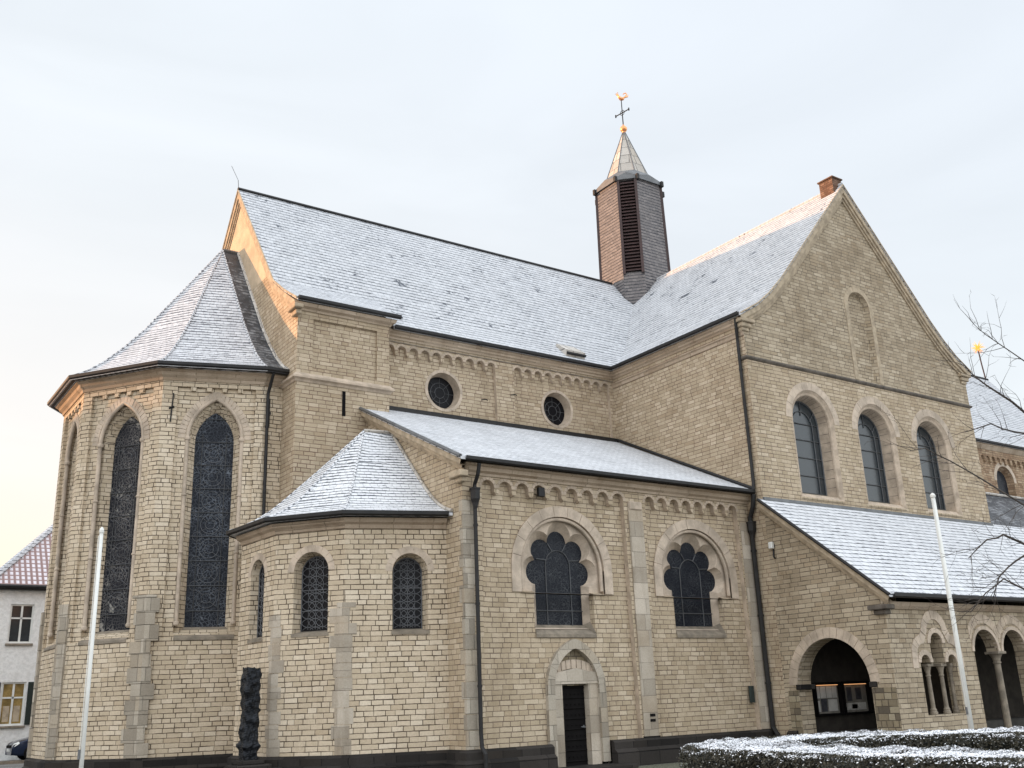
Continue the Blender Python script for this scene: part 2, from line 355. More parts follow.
def ringblocks(bm, fr, inner, outer, d0, d1, nb, gap=.012, bev=.006):
    """voussoirs between two open curves (same point count); d0 = front depth, d1 = back depth"""
    def at(cv, t):
        x = t*(len(cv)-1); i = min(int(x), len(cv)-2); f = x-i
        return (cv[i][0]*(1-f)+cv[i+1][0]*f, cv[i][1]*(1-f)+cv[i+1][1]*f)
    tot = sum(math.dist(a, b) for a, b in zip(outer, outer[1:])); g = gap/tot
    for i in range(nb):
        t0, t1 = i/nb+g/2, (i+1)/nb-g/2; k = 3
        ts = [t0+(t1-t0)*q/k for q in range(k+1)]
        jd = random.uniform(-.004, .004)
        O = [at(outer, t) for t in ts]; I = [at(inner, t) for t in ts]
        Of = [bm.verts.new(fr(*p, d0+jd)) for p in O]; If = [bm.verts.new(fr(*p, d0+jd)) for p in I]
        Ob = [bm.verts.new(fr(*p, d1)) for p in O]; Ib = [bm.verts.new(fr(*p, d1)) for p in I]
        for q in range(k):
            bm.faces.new((If[q], Of[q], Of[q+1], If[q+1])); bm.faces.new((Of[q], Ob[q], Ob[q+1], Of[q+1])); bm.faces.new((Ib[q], If[q], If[q+1], Ib[q+1]))
        bm.faces.new((If[0], Ib[0], Ob[0], Of[0])); bm.faces.new((Of[k], Ob[k], Ib[k], If[k]))
def sweep(bm, plan, prof, close=True):
    """profile [(out, z)...] swept along a plan polyline with mitres; outside = right hand"""
    P = [Vector((p[0], p[1], 0)) for p in plan]; R = []
    for i, p in enumerate(P):
        ns = []
        if i > 0: t = (p-P[i-1]).normalized(); ns.append(Vector((t.y, -t.x, 0)))
        if i < len(P)-1: t = (P[i+1]-p).normalized(); ns.append(Vector((t.y, -t.x, 0)))
        m = sum(ns, Vector()).normalized(); m = m/max(.3, m.dot(ns[0]))
        R.append([bm.verts.new(p+m*o+Vector((0, 0, z))) for o, z in prof])
    k = len(prof)
    for A, B in zip(R, R[1:]):
        for j in range(k if close else k-1): bm.faces.new((A[j], B[j], B[(j+1) % k], A[(j+1) % k]))
    if close: bm.faces.new(R[0]); bm.faces.new(R[-1][::-1])
def offp(plan, o):
    P = [Vector((p[0], p[1], 0)) for p in plan]; out = []
    for i, p in enumerate(P):
        ns = []
        if i > 0: t = (p-P[i-1]).normalized(); ns.append(Vector((t.y, -t.x, 0)))
        if i < len(P)-1: t = (P[i+1]-p).normalized(); ns.append(Vector((t.y, -t.x, 0)))
        m = sum(ns, Vector()).normalized(); m = m/max(.3, m.dot(ns[0])); out.append((p+m*o))
    return out
def recalc(bm): bmesh.ops.recalc_face_normals(bm, faces=bm.faces)

# ------------------------------------------------------------------ the setting
g = NB(); face(g, [(-900, -900, 0), (900, -900, 0), (900, 1200, 0), (-900, 1200, 0)])
k = NT('ground mat'); p = k.pos(); n1 = k.noise(p, .35, 5, .6); n2 = k.noise(p, 30, 3, .7); 
c = k.mix(k.mr(n1, .4, .6), (.10, .095, .085), (.15, .145, .13)); c = k.mix(k.mr(n2, .5, .7, 0, .6), c, (.45, .47, .5)); k.bump(n2, .5, .02)
link('ground', g, k.fin(c, .9), kind='structure')
g = NB(); face(g, [(.5, -3.2, .004), (10.0, -3.2, .004), (10.0, -.3, .004), (.5, -.3, .004)])
k = NT('frosty grass base'); p = k.pos(); n2 = k.noise(p, 25, 4, .7); c = k.mix(k.mr(n2, .4, .6), (.05, .055, .03), (.20, .20, .15)); k.bump(n2, 1., .03)
link('lawn', g, k.fin(c, .95), kind='structure')
g = NB(); sweep(g, [(-60, 26.0), (40, 26.0)], [(0, .0), (0, .12), (.15, .12), (.15, .0)]); recalc(g)
link('kerb', g, 'sill', kind='structure')
g = NB(); face(g, [(-60, 26.15, .004), (40, 26.15, .004), (40, 29.9, .004), (-60, 29.9, .004)])
link('road', g, 'paving', kind='structure')

# ------------------------------------------------------------------ the church
church = empty('church', (5, 5, 0), 'large cream stone church with snowy slate roofs, polygonal choir, gabled transept and ridge turret', 'church')
bpy.context.view_layer.update()
CH = church
def part(name, bm, mat, parent=None, smooth=False, label=None, re=False):
    if re: recalc(bm)
    o = link(name, bm, mat, smooth=smooth); o.matrix_world = Matrix(); 
    if parent is None: setparent(o, CH)
    else: o.parent = parent; o.matrix_parent_inverse = (parent.matrix_parent_inverse.inverted() if False else Matrix()) ; fixup.append((o, parent))
    if label: o['label'] = label
    return o
fixup = []
Z = dict(zp=.65)
XC, YM, RR = -2.876, 10.733, 4.52
XT, XT2, XM, YG, YN = 10.26, 22.52, 16.39, -.62, 5.83

# ---- plinth (stepped basalt) around everything
def plinth(plan, h=.65):
    b = NB(); sweep(b, plan, [(0, 0), (.22, 0), (.22, h*.55), (.12, h*.66), (.12, h-.06), (.03, h), (0, h)]); part('plinth', b, 'basalt', re=True)
def apc(k, o=0.): a = radians(18+36*k); return (XC-(RR+o)*cos(a), YM-(RR+o)*sin(a))
APSE = [apc(k) for k in range(-3, 3)]
APSE = [(-2.3, YM+RR)]+APSE+[(-2.3, YM-RR)]
SA = [(-2.85, 6.15), (-3.70, 5.15), (-3.56, 3.12), (-2.38, 1.63), (0, .80)]
plinth(APSE); plinth(SA)
plinth([(0, .8), (0, 0), (2.40, 0)]); plinth([(4.28, 0), (10.2, 0)])
plinth([(XT, YG), (XT, -.95)], .6)

# ---- generic pieces
def wall(fr, outer, holes=(), mat='brick', d=0., label=None, name='wall'):
    b = NB(); fill(b, fr, outer, list(holes), d); return part(name, b, mat, label=label)
def cornice(plan, prof, mat='cornice', name='cornice'):
    b = NB(); sweep(b, plan, prof); return part(name, b, mat, re=True)
def gutter(plan, z, out, r=.042):
    b = NB(); sweep(b, plan, [(out-r, z+.02), (out-r, z-.07), (out-.01, z-.11), (out+r, z-.07), (out+r, z+.015), (out+r-.02, z+.015), (out+r-.03, z-.05), (out-r+.03, z-.05)])
    return part('gutter', b, 'darkmetal', re=True)

# ---- big choir apse: five sides of a decagon
mats = ['stained', 'stained', 'stained_warm', 'stained_warm', 'stained']
b = NB()
for k in range(-3, 2):
    fr = Fr(apc(k), apc(k+1)); L = fr.len; c = L/2 + (.09 if k == 1 else 0.)
    zt = 10.86
    # field recess in the wall face with the corbelled head
    pan = [(c-1.08, .65), (c+1.08, .65), (c+1.08, 10.62)]
    nc = 4
    for q in range(nc):
        x = c+1.08-(q+1)*2.16/(nc+1)
        pan += [(x+.075, 10.62), (x+.06, 10.50), (x-.06, 10.50), (x-.075, 10.62)]
    pan += [(c-1.08, 10.62)]
    lowsill = 3.62
    pan = [(p[0], max(p[1], lowsill)) if p[1] < 1 else p for p in pan]
    fill(b, fr, rect(0, L, 0, zt), [pan]); loft(b, fr, pan, 0, pan, .09)
    h = arch(c, 3.72, 9.12, .80, 1.22); fill(b, fr, pan, [h], .09)
    # sill slope plane between wall face and recess foot
for_w = []
part('wall', b, 'brick_apse')
for k in range(-3, 2):
    fr = Fr(apc(k), apc(k+1)); L = fr.len; c = L/2 + (.09 if k == 1 else 0.)
    mt = mats[k+3]
    # stepped jamb: front order, shaft, splayed brick soffit, glass
    b = NB(); h0 = arch(c, 3.72, 9.12, .80, 1.22, 20); h1 = arch(c, 3.80, 9.12, .80, 1.22, 20); h2 = arch(c, 3.80, 9.12, .68, 1.08, 20); h3 = arch(c, 3.90, 9.10, .535, .90, 20)
    loft(b, fr, h0, .09, h1, .24); loft(b, fr, h1, .24, h2, .24); loft(b, fr, h2, .24, h3, .46)
    wn_ = part('window', b, 'brick_apse', label='tall pointed choir window')
    b = NB(); fill(b, fr, h3, [], .46); part('glass', b, mt, parent=wn_)
    # saddle bars and mullions
    b = NB()
    for z in np.arange(4.35, 9.9, .68):
        tube(b, [fr(c-.52, z, .44), fr(c+.52, z, .44)], .013, 5)
    for s in (-.33, .33): tube(b, [fr(c+s, 3.9, .445), fr(c+s, 9.35, .445)], .010, 5)
    part('saddle_bar', b, 'window_bar', parent=wn_)
    b = NB()
    for q, z in enumerate(np.arange(4.69, 9.3, .68)):
        for rr, nn in ((.26, 20), (.13, 14)): tube(b, [fr(c+rr*cos(t), z+rr*sin(t), .45) for t in np.linspace(0, 2*pi, nn, endpoint=False)], .007, 4, closed=True)
        for a in (45, 135, 225, 315): tube(b, [fr(c+.13*cos(radians(a)), z+.13*sin(radians(a)), .45), fr(c+.42*cos(radians(a)), z+.34*sin(radians(a)), .45)], .006, 4)
        for s in (-1, 1): tube(b, [fr(c+s*(.33+.13*cos(t)), z+.34+.13*sin(t), .45) for t in np.linspace(0, 2*pi, 12, endpoint=False)], .006, 4, closed=True)
    part('lead_tracery', b, 'lattice', parent=wn_)
    # roll moulding with slim shafts, collars, capitals
    b = NB(); rl = archtop(c, 9.15, .75, 1.17, 20)
    tube(b, [fr(c+.74, 4.0, .12)]+[fr(p[0], p[1], .12) for p in rl]+[fr(c-.74, 4.0, .12)], .058, 10)
    for s in (-1, 1):
        for z, r, hh in ((4.0, .085, .12), (5.9, .08, .07), (7.5, .08, .07), (9.12, .09, .13)):
            q = fr(c+s*.74, z, .12); lathe(b, [(r*.7, -hh/2), (r, -hh/4), (r, hh/4), (r*.7, hh/2)], q, 10)
    part('shaft_moulding', b, 'ring', parent=wn_, smooth=False)
    # outer hood of thin voussoirs
    b = NB(); ringblocks(b, fr, archtop(c, 9.12, .81, 1.23, 24), archtop(c, 9.12, 1.0, 1.42, 24), .075, .12, 26, gap=.016); part('hood_arch', b, 'ring', parent=wn_)
    b = NB()
    for (s0, s1, z0, z1, d0, d1) in ((c-.78, c+.78, 3.55, 3.80, -.02, .46),):
        A = [fr(s0, z0, d0), fr(s1, z0, d0), fr(s1, z0+.07, d0), fr(s0, z0+.07, d0)]; face(b, A); face(b, [fr(s0, z0+.07, d0), fr(s1, z0+.07, d0), fr(s1, z1+.12, d1), fr(s0, z1+.12, d1)])
        face(b, [fr(s0, z0, d0), fr(s0, z0, d0+.1), fr(s1, z0, d0+.1), fr(s1, z0, d0)][::-1]); face(b, [fr(s0, z0, d0), fr(s0, z0+.07, d0), fr(s0, z0+.07, .1), fr(s0, z0, .1)]); face(b, [fr(s1, z0, d0), fr(s1, z0, .1), fr(s1, z0+.07, .1), fr(s1, z0+.07, d0)])
    part('sill', b, 'sill', parent=wn_, re=True)
# short straight bay between the polygon and the shoulder
wall(Fr(apc(2), (-2.3, YM-RR)), rect(0, .576, 0, 10.86), mat='brick_apse'); wall(Fr((-2.3, YM+RR), apc(-3)), rect(0, .576, 0, 10.86), mat='brick_apse')
# corner buttress strips in grey stone on the lower wall
def cornerstrip(P, Q, N, z0, z1, w1, w2, proud=.03, mat='greyd', teeth=False, name='quoin_strip', dz=.36):
    """wraps the corner Q between P->Q and Q->N"""
    f1 = Fr(P, Q); f2 = Fr(Q, N); b = NB(); z = z0; i = 0
    while z < z1-.05:
        h = min(dz*random.uniform(.8, 1.2), z1-z); a1 = w1+(random.uniform(-.03, .12) if teeth else 0)*(1 if i % 2 else -.6); a2 = w2+(random.uniform(-.03, .12) if teeth else 0)*(-.6 if i % 2 else 1)
        pr = proud+random.uniform(-.003, .003)
        pl = [tuple(f1(f1.len-a1, 0))[:2], Q, tuple(f2(a2, 0))[:2]]
        g_ = .006
        sweep(b, pl, [(-.01, z+g_), (pr, z+g_), (pr, z+h-g_), (-.01, z+h-g_)]); z += h; i += 1
    return part(name, b, mat, re=True)
cornerstrip(APSE[3], APSE[4], APSE[5], .65, 4.7, .26, .22, .07)
cornerstrip(APSE[4], APSE[5], APSE[6], .65, 4.75, .34, .22, .09, teeth=True)
cornerstrip(APSE[2], APSE[3], APSE[4], .65, 4.7, .26, .22, .07)
cornice(APSE, [(-.05, 10.78), (.04, 10.78), (.06, 10.86), (.14, 10.92), (.17, 11.0), (.26, 11.03), (.26, 11.12), (-.05, 11.12)])
gutter(APSE, 11.19, .46)
b = NB(); sweep(b, APSE, [(.0, 11.10), (.40, 11.06), (.40, 11.13), (0, 11.13)]); part('eaves_board', b, 'darkmetal', re=True)
# concave polygonal roof
def bellroof(E, ze, T, prof, mat, facets, th=.09):
    """E eaves corners (Vector), T apex per corner; prof (t,h) rows; facets = list of (mat, [indices of segments])"""
    rows = [[E[i].lerp(Vector((T[i][0], T[i][1], 0)), h) + Vector((0, 0, 0)) for i in range(len(E))] for t, h in prof]
    zz = [[ze+(T[i][2]-ze)*t for i in range(len(E))] for t, h in prof]
    P = [[Vector((rows[r][i].x, rows[r][i].y, zz[r][i])) for i in range(len(E))] for r in range(len(prof))]
    for mat, segs in facets:
        b = NB()
        for i in segs:
            for r in range(len(prof)-1):
                q = [P[r][i], P[r][i+1], P[r+1][i+1], P[r+1][i]]
                if (q[2]-q[3]).length < 1e-4: q = q[:3]
                face(b, q)
            face(b, [P[0][i], P[0][i+1], P[0][i+1]-Vector((0, 0, th)), P[0][i]-Vector((0, 0, th))][::-1])
            face(b, [P[0][i+1]-Vector((0, 0, th)), P[0][i]-Vector((0, 0, th)), P[0][i].lerp(Vector((T[i][0], T[i][1], ze)), .15)-Vector((0, 0, th)), P[0][i+1].lerp(Vector((T[i+1][0], T[i+1][1], ze)), .15)-Vector((0, 0, th))])
        part('roof', b, mat)
    return P
E_ = offp(APSE, .45); n_ = len(E_)
T_ = [(-2.3, YM, 16.95)]+[(XC, YM, 16.95)]*6+[(-2.3, YM, 16.95)]
PR = [(0, 0), (.05, .10), (.12, .20), (.22, .315), (.36, .455), (.6, .66), (1, 1)]
Pa = bellroof(E_, 11.16, T_, PR, None, [('roof_apse', [1, 2, 3, 4, 5]), ('roof_dark', [0, 6])])
b = NB()
for i in range(1, n_-1): tube(b, [Pa[r][i]+Vector((0, 0, .015)) for r in range(len(PR))], .035, 6)
part('hip_ridge', b, 'roof_apse')
b = NB(); tube(b, [Vector((XC, YM, 16.97)), Vector((-2.3, YM, 16.97))], .06, 6); part('hip_ridge', b, 'lead')
b = NB(); tube(b, [Pa[r][-1]+Vector((-.03, 0, .04)) for r in range(len(PR))], .05, 6); part('flashing', b, 'leadpale')

# ---- choir shoulder block and east gable
NP = [(5.59, 13.15), (6.0, 13.5), (6.6, 14.08), (7.2, 14.85), (YM, 19.45)]            # nave roof profile y,z (south)
BP = [(4.99, 13.24), (6.02, 13.86), (6.95, 14.52), (YM, 19.45)]                        # over the shoulder block
fr = Fr((-2.3, 2*YM-5.23), (-2.3, 5.23)); s_ = lambda y: (2*YM-5.23)-y
gab = [(s_(2*YM-5.23), 6), (s_(5.23), 6), (s_(5.23), 13.1)] + [(s_(y), z-.14) for y, z in BP[1:]] + [(s_(2*YM-y), z-.14) for y, z in BP[-2:0:-1]] + [(s_(2*YM-5.23), 13.1)]
wall(fr, gab, mat='brick_up')
b = NB(); g2 = [(s_(YM)-3.2, 15.0), (s_(YM)+3.2, 15.0), (s_(YM), 18.9)]; fill(b, fr, g2, [], -.004); part('gable_field', b, 'render')
# verge moulding of east gable
def rake(fr, pts, w_out, w_dn, d0, d1, mat='verge', name='verge_moulding', steps=True):
    """band under a sloping line: outer line pts (s,z), thickness w_dn down, from depth d0 (proud, negative) to d1"""
    b = NB()
    def strip(off0, off1, da, db):
        n = len(pts); top = []; bot = []
        for i, (s, z) in enumerate(pts):
            a = pts[max(i-1, 0)]; c = pts[min(i+1, n-1)]; t = Vector((c[0]-a[0], c[1]-a[1])).normalized(); nn = Vector((t.y, -t.x))
            if nn.y > 0: nn = -nn
            if 0 < i < n-1 and a[1] < z > c[1]: nn = Vector((0, -1)); f = 1.5
            else: f = 1
            top.append((s+nn.x*off0*f, z+nn.y*off0*f)); bot.append((s+nn.x*off1*f, z+nn.y*off1*f))
        for i in range(n-1):
            T0, T1, B0, B1 = top[i], top[i+1], bot[i], bot[i+1]
            face(b, [fr(*T0, da), fr(*T1, da), fr(*B1, da), fr(*B0, da)]); face(b, [fr(*B0, da), fr(*B1, da), fr(*B1, db), fr(*B0, db)])
            face(b, [fr(*T0, da), fr(*T0, db), fr(*T1, db), fr(*T1, da)])
    strip(0, w_dn*.45, d0, d1); strip(w_dn*.45, w_dn*.75, d0*.66, d1)
    strip(w_dn*.75, w_dn, d0*.33, d1)
    return part(name, b, mat, re=True)
rk = [(s_(2*YM-y), z-.11) for y, z in BP] + [(s_(y), z-.11) for y, z in BP[-2::-1]]
rk[0] = (rk[0][0]+.1, rk[0][1]); rk[-1] = (rk[-1][0]-.1, rk[-1][1])
rake(fr, rk, 0, .34, -.13, .02)
fs = Fr((-2.3, 5.23), (.72, 5.23))
pan = rect(.50, 2.60, 11.12, 12.72)
wall(fs, rect(0, 3.02, 6, 13.1), [pan], mat='brick_up')
b = NB(); loft(b, fs, pan, 0, pan, .07); fill(b, fs, pan, [], .07); part('wall_panel', b, 'brick_up')
wall(Fr((.72, 5.23), (.72, YN)), rect(0, .6, 9, 13.1), mat='brick_up')
bl = [(-2.3, YM-RR), (-2.3, 5.23), (.72, 5.23), (.72, YN)]
cornice(bl, [(-.02, 10.70), (.03, 10.72), (.06, 10.78), (.13, 10.82), (.13, 10.88), (0, 11.0), (-.02, 11.0)], 'ashlar', 'string_course')
cornice([(-2.3, 5.5), (-2.3, 5.23), (.72, 5.23), (.72, YN)], [(-.02, 12.92), (.04, 12.92), (.06, 12.98), (.15, 13.03), (.19, 13.13), (-.02, 13.13)])
# slit
b = NB(); sl_ = rect(1.46, 1.57, 9.85, 10.62); loft(b, fs, sl_, 0, sl_, -.003); fill(b, fs, sl_, [], -.004); part('slit_window', b, 'black')

# ---- nave clerestory wall with lombard frieze and two oculi
def frieze_panel(s0, s1, zb, ztop, pitch_n, r, drop, zsp):
    """outline of a recessed field whose head is a row of small round arches on pendants"""
    pts = [(s0, zb), (s1, zb)]; n = pitch_n; p = (s1-s0)/n
    for i in range(n):
        xr = s1-i*p; xl = xr-p; c = (xr+xl)/2; g = p/2-r
        if i > 0: pts += [(xr-g*.35, zsp-drop), (xr-g, zsp-drop*.55)]
        else: pts += [(xr-.0, zsp-drop)] if False else []
        pts += [(c+r*cos(pi*q/8), zsp+r*sin(pi*q/8)) for q in range(9)]
        if i < n-1: pts += [(xl+g, zsp-drop*.55), (xl+g*.35, zsp-drop)]
    return pts
def friezering(bm, fr, s0, s1, n, r, zsp, d=-.006):
    p = (s1-s0)/n
    for i in range(n):
        c = s0+(i+.5)*p
        ringblocks(bm, fr, archtop(c, zsp, r+.003, None, 12), archtop(c, zsp, r+.085, None, 12), d, .16, 7, gap=.014)
fn = Fr((0, YN), (XT, YN))
oc = [(3.10, 11.39, .60), (7.72, 11.38, .59)]
p1 = frieze_panel(.86, 5.12, 9.5, 0, 10, .155, .17, 12.46); p2 = frieze_panel(5.78, 10.12, 9.5, 0, 10, .155, .17, 12.46)
circ = lambda c, z, r, n=28: [(c+r*cos(2*pi*i/n), z+r*sin(2*pi*i/n)) for i in range(n)]
b = NB(); fill(b, fn, rect(.72, XT, 9, 13.1), [p1, p2])
for pp in (p1, p2): b2 = NB(); loft(b2, fn, pp, 0, pp, .13); part('recess_edge', b2, 'ashlar')
for pp, (cx, cz, cr) in zip((p1, p2), oc): fill(b, fn, pp, [circ(cx, cz, cr)], .13)
part('wall', b, 'brick_up')
b = NB(); friezering(b, fn, .86, 5.12, 10, .155, 12.46); part('arched_frieze', b, 'ashlar'); b = NB(); friezering(b, fn, 5.78, 10.12, 10, .155, 12.46); part('arched_frieze', b, 'ashlar')
for cx, cz, cr in oc:
    b = NB(); loft(b, fn, circ(cx, cz, cr), .12, circ(cx, cz, cr-.05), .42)
    o = part('round_window', b, 'ashlar', label='round clerestory window')
    b = NB(); ci = circ(cx, cz, cr+.01, 48); cu = circ(cx, cz, cr+.11, 48); ringblocks(b, fn, ci+ci[:1], cu+cu[:1], .115, .15, 16, gap=.008); part('surround', b, 'ring', parent=o)
    b = NB(); fill(b, fn, circ(cx, cz, cr-.05), [], .42); part('glass', b, 'lattice_glass', parent=o)
    b = NB()
    for rr in (.34, .18):
        tube(b, [fn(*q, .41) for q in circ(cx, cz, rr, 24)], .012, 5, closed=True)
    for q in range(8): a = 2*pi*q/8; tube(b, [fn(cx+.18*cos(a), cz+.18*sin(a), .41), fn(cx+.52*cos(a), cz+.52*sin(a), .41)], .01, 4)
    part('bar', b, 'window_bar', parent=o)
cornice([(.72, YN), (XT, YN)], [(-.02, 12.80), (.03, 12.80), (.05, 12.86), (.10, 12.90), (.10, 12.96), (.17, 13.0), (.17, 13.08), (-.02, 13.08)])
cornice([(.72, YN), (XT, YN)], [(-.01, 12.705), (.025, 12.71), (.025, 12.74), (-.01, 12.745)], 'sill', 'string_course')
for (s, z) in ((4.75, 11.28), (5.95, 11.62)):
    b = NB(); q = fn(s, z, .06); tube(b, [q, q+Vector((-.15, -.12, -.02)), q+Vector((-.35, -.16, -.08))], .02, 5); part('iron_anchor', b, 'iron')

# ---- nave roof
def proofx(prof, x0, x1, mat, th=.10, cap=True, y_mirror=None):
    b = NB()
    for (a, c) in zip(prof, prof[1:]): face(b, [(x0, a[0], a[1]), (x1, a[0], a[1]), (x1, c[0], c[1]), (x0, c[0], c[1])])
    lo = [(y+.0, z-th) for y, z in prof]
    for (a, c) in zip(lo, lo[1:]): face(b, [(x0, a[0], a[1]), (x0, c[0], c[1]), (x1, c[0], c[1]), (x1, a[0], a[1])])
    face(b, [(x0, prof[0][0], prof[0][1]), (x0, lo[0][0], lo[0][1]), (x1, lo[0][0], lo[0][1]), (x1, prof[0][0], prof[0][1])])
    for x in (x0, x1):
        for i in range(len(prof)-1): face(b, [(x, *prof[i]), (x, *prof[i+1]), (x, *lo[i+1]), (x, *lo[i])])
    return part('roof', b, mat)
mir = lambda P: [(2*YM-y, z) for y, z in P]
b = None
for P_, x0, x1 in ((BP, -2.42, 1.08), (NP, 1.08, 15.6), (NP, 17.2, 45.1)):
    proofx(P_, x0, x1, 'roof'); proofx(mir(P_), x0, x1, 'roof')
b = NB(); tube(b, [(-2.45, YM, 19.46), (14.9, YM, 19.46)], .07, 6); tube(b, [(17.9, YM, 19.46), (45.1, YM, 19.46)], .07, 6); part('ridge_capping', b, 'darkmetal')
gutter([(-2.4, 5.23), (1.0, 5.23)], 13.26, .27); gutter([(1.1, YN), (XT-.25, YN)], 13.17, .27)
b = NB(); tube(b, [(-2.42, YM, 19.4), (-2.46, YM-.02, 19.8)], .012, 5); tube(b, [(-2.46, YM-.02, 19.8), (-2.75, YM-.1, 20.25)], .01, 4); part('lightning_rod', b, 'lead')
b = NB(); box(b, -2.55, -2.28, 4.85, 5.45, 12.86, 12.98, .02); box(b, -2.45, -2.28, 4.98, 5.40, 12.72, 12.86, .02); part('kneeler_stone', b, 'verge')
# roof hatch
b = NB()
hx, hy = 8.55, 6.28; sl2 = radians(53)
for (a0, a1, h0, h1) in ((0, .75, .0, .16),):
    pts = []
    z = lambda y: 13.15+(y-5.59)*.86
    P8 = [Vector((hx-.3, 5.95, z(5.95)-.02)), Vector((hx+.55, 5.95, z(5.95)-.02)), Vector((hx+.55, 6.55, z(6.55)-.02)), Vector((hx-.3, 6.55, z(6.55)-.02))]
    Q8 = [P8[0]+Vector((0, -.05, .24)), P8[1]+Vector((0, -.05, .24)), P8[2]+Vector((0, -.05, .14)), P8[3]+Vector((0, -.05, .14))]
    face(b, Q8)
    for i in range(4): j = (i+1) % 4; face(b, [P8[i], P8[j], Q8[j], Q8[i]])
hob = part('roof_hatch', b, 'leadpale', re=True)
b = NB(); tube(b, [P8[1]+Vector((0, -.07, .12)), P8[0]+Vector((0, -.07, .12))], .05, 5); part('hatch_frame', b, 'darkmetal', parent=hob)

# ---- aisle / side chapel
zr_ = lambda y: 7.5+.478*(y+.35)
fe = Fr((0, 5.23), (0, 0))          # east wall
wall(fe, [(0, 0), (5.23, 0), (5.23, 7.30), (0, zr_(5.23)-.1)], mat='brick')
rake(fe, [(.0, zr_(5.23)-.075), (5.23+.33, 7.42)], 0, .30, -.22, .02)
b = NB(); box(b, -.24, .02, -.3, .25, 7.02, 7.18, .02); box(b, -.14, .02, -.22, .15, 6.90, 7.03, .02); part('kneeler_stone', b, 'verge')
ff = Fr((0, 0), (XT, 0))
P1 = frieze_panel(.50, 5.33, .64, 0, 9, .19, .17, 6.86); P2 = frieze_panel(5.98, 9.80, .64, 0, 8, .17, .17, 6.88)
dx0, dx1, dzt = 2.42, 4.24, 0
DA = [(2.42, .65), (4.24, .65)]+archtop(3.33, 1.95, .91, 1.18, 16)     # door surround hole
WC = [(3.14, 4.93), (7.95, 4.90)]
def fan(c, z0, sc=1., dl=.715, rl=.315, hw=.75, zb=3.5, n=9):
    """five-lobed fan over a straight-sided light; constant point count, counter-clockwise from bottom-left"""
    dl *= sc; rl *= sc; A = [-6, 42, 90, 138, 186]; pts = [(c-hw, zb), (c+hw, zb)]
    cs = [(c+dl*cos(radians(a)), z0+dl*sin(radians(a))) for a in A]
    def cusp(i, j, out=True):
        (x0, y0), (x1, y1) = cs[i], cs[j]; mx_, my_ = (x0+x1)/2, (y0+y1)/2; d = math.dist(cs[i], cs[j])/2; h = sqrt(max(0, rl*rl-d*d))
        ux, uy = c-mx_, z0-my_; l = math.hypot(ux, uy); return (mx_-ux/l*h, my_-uy/l*h)
    # start on first lobe where it meets the jamb
    x0, y0 = cs[0]; ang0 = -math.acos(max(-1, min(1, (c+hw-x0)/rl))) if abs(c+hw-x0) < rl else -pi/2-.6
    for i in range(5):
        x, y = cs[i]
        a0 = ang0 if i == 0 else atan2(cusp(i-1, i)[1]-y, cusp(i-1, i)[0]-x)
        if i < 4: q = cusp(i, i+1); a1 = atan2(q[1]-y, q[0]-x)
        else: a1 = pi-ang0
        while a1 < a0: a1 += 2*pi
        while a1-a0 > 2*pi: a1 -= 2*pi
        for t in range(n+1): a = a0+(a1-a0)*t/n; pts.append((x+rl*cos(a), y+rl*sin(a)))
    return pts
rec = [[(c-1.36, 4.30), (c+1.36, 4.30)]+archtop(c, z0, 1.36, None, 28) for c, z0 in WC]
low = [[(c-.97, 3.28), (c+.97, 3.28), (c+.97, 4.31), (c-.97, 4.31)] for c, z0 in WC]
# opening in the brick field = arched recess plus narrower light below
opn = [[(c-.97, 3.28), (c+.97, 3.28), (c+.97, 4.28), (c+1.37, 4.28)]+archtop(c, z0, 1.37, None, 28)+[(c-1.37, 4.28), (c-.97, 4.28)] for c, z0 in WC]
def ext(P, o): return P
b = NB(); fill(b, ff, [(0, .64), (.50, .64)]+P1[2:][::-1]+[(5.33, .64), (5.98, .64)]+P2[2:][::-1]+[(9.80, .64), (XT, .64), (XT, 7.3), (0, 7.3)], [])
for P_ in (P1, P2): b2 = NB(); loft(b2, ff, P_, 0, P_, .15, (0,)); part('recess_edge', b2, 'ashlar')
P1d = P1
fill(b, ff, P1, [opn[0]], .09) if False else None
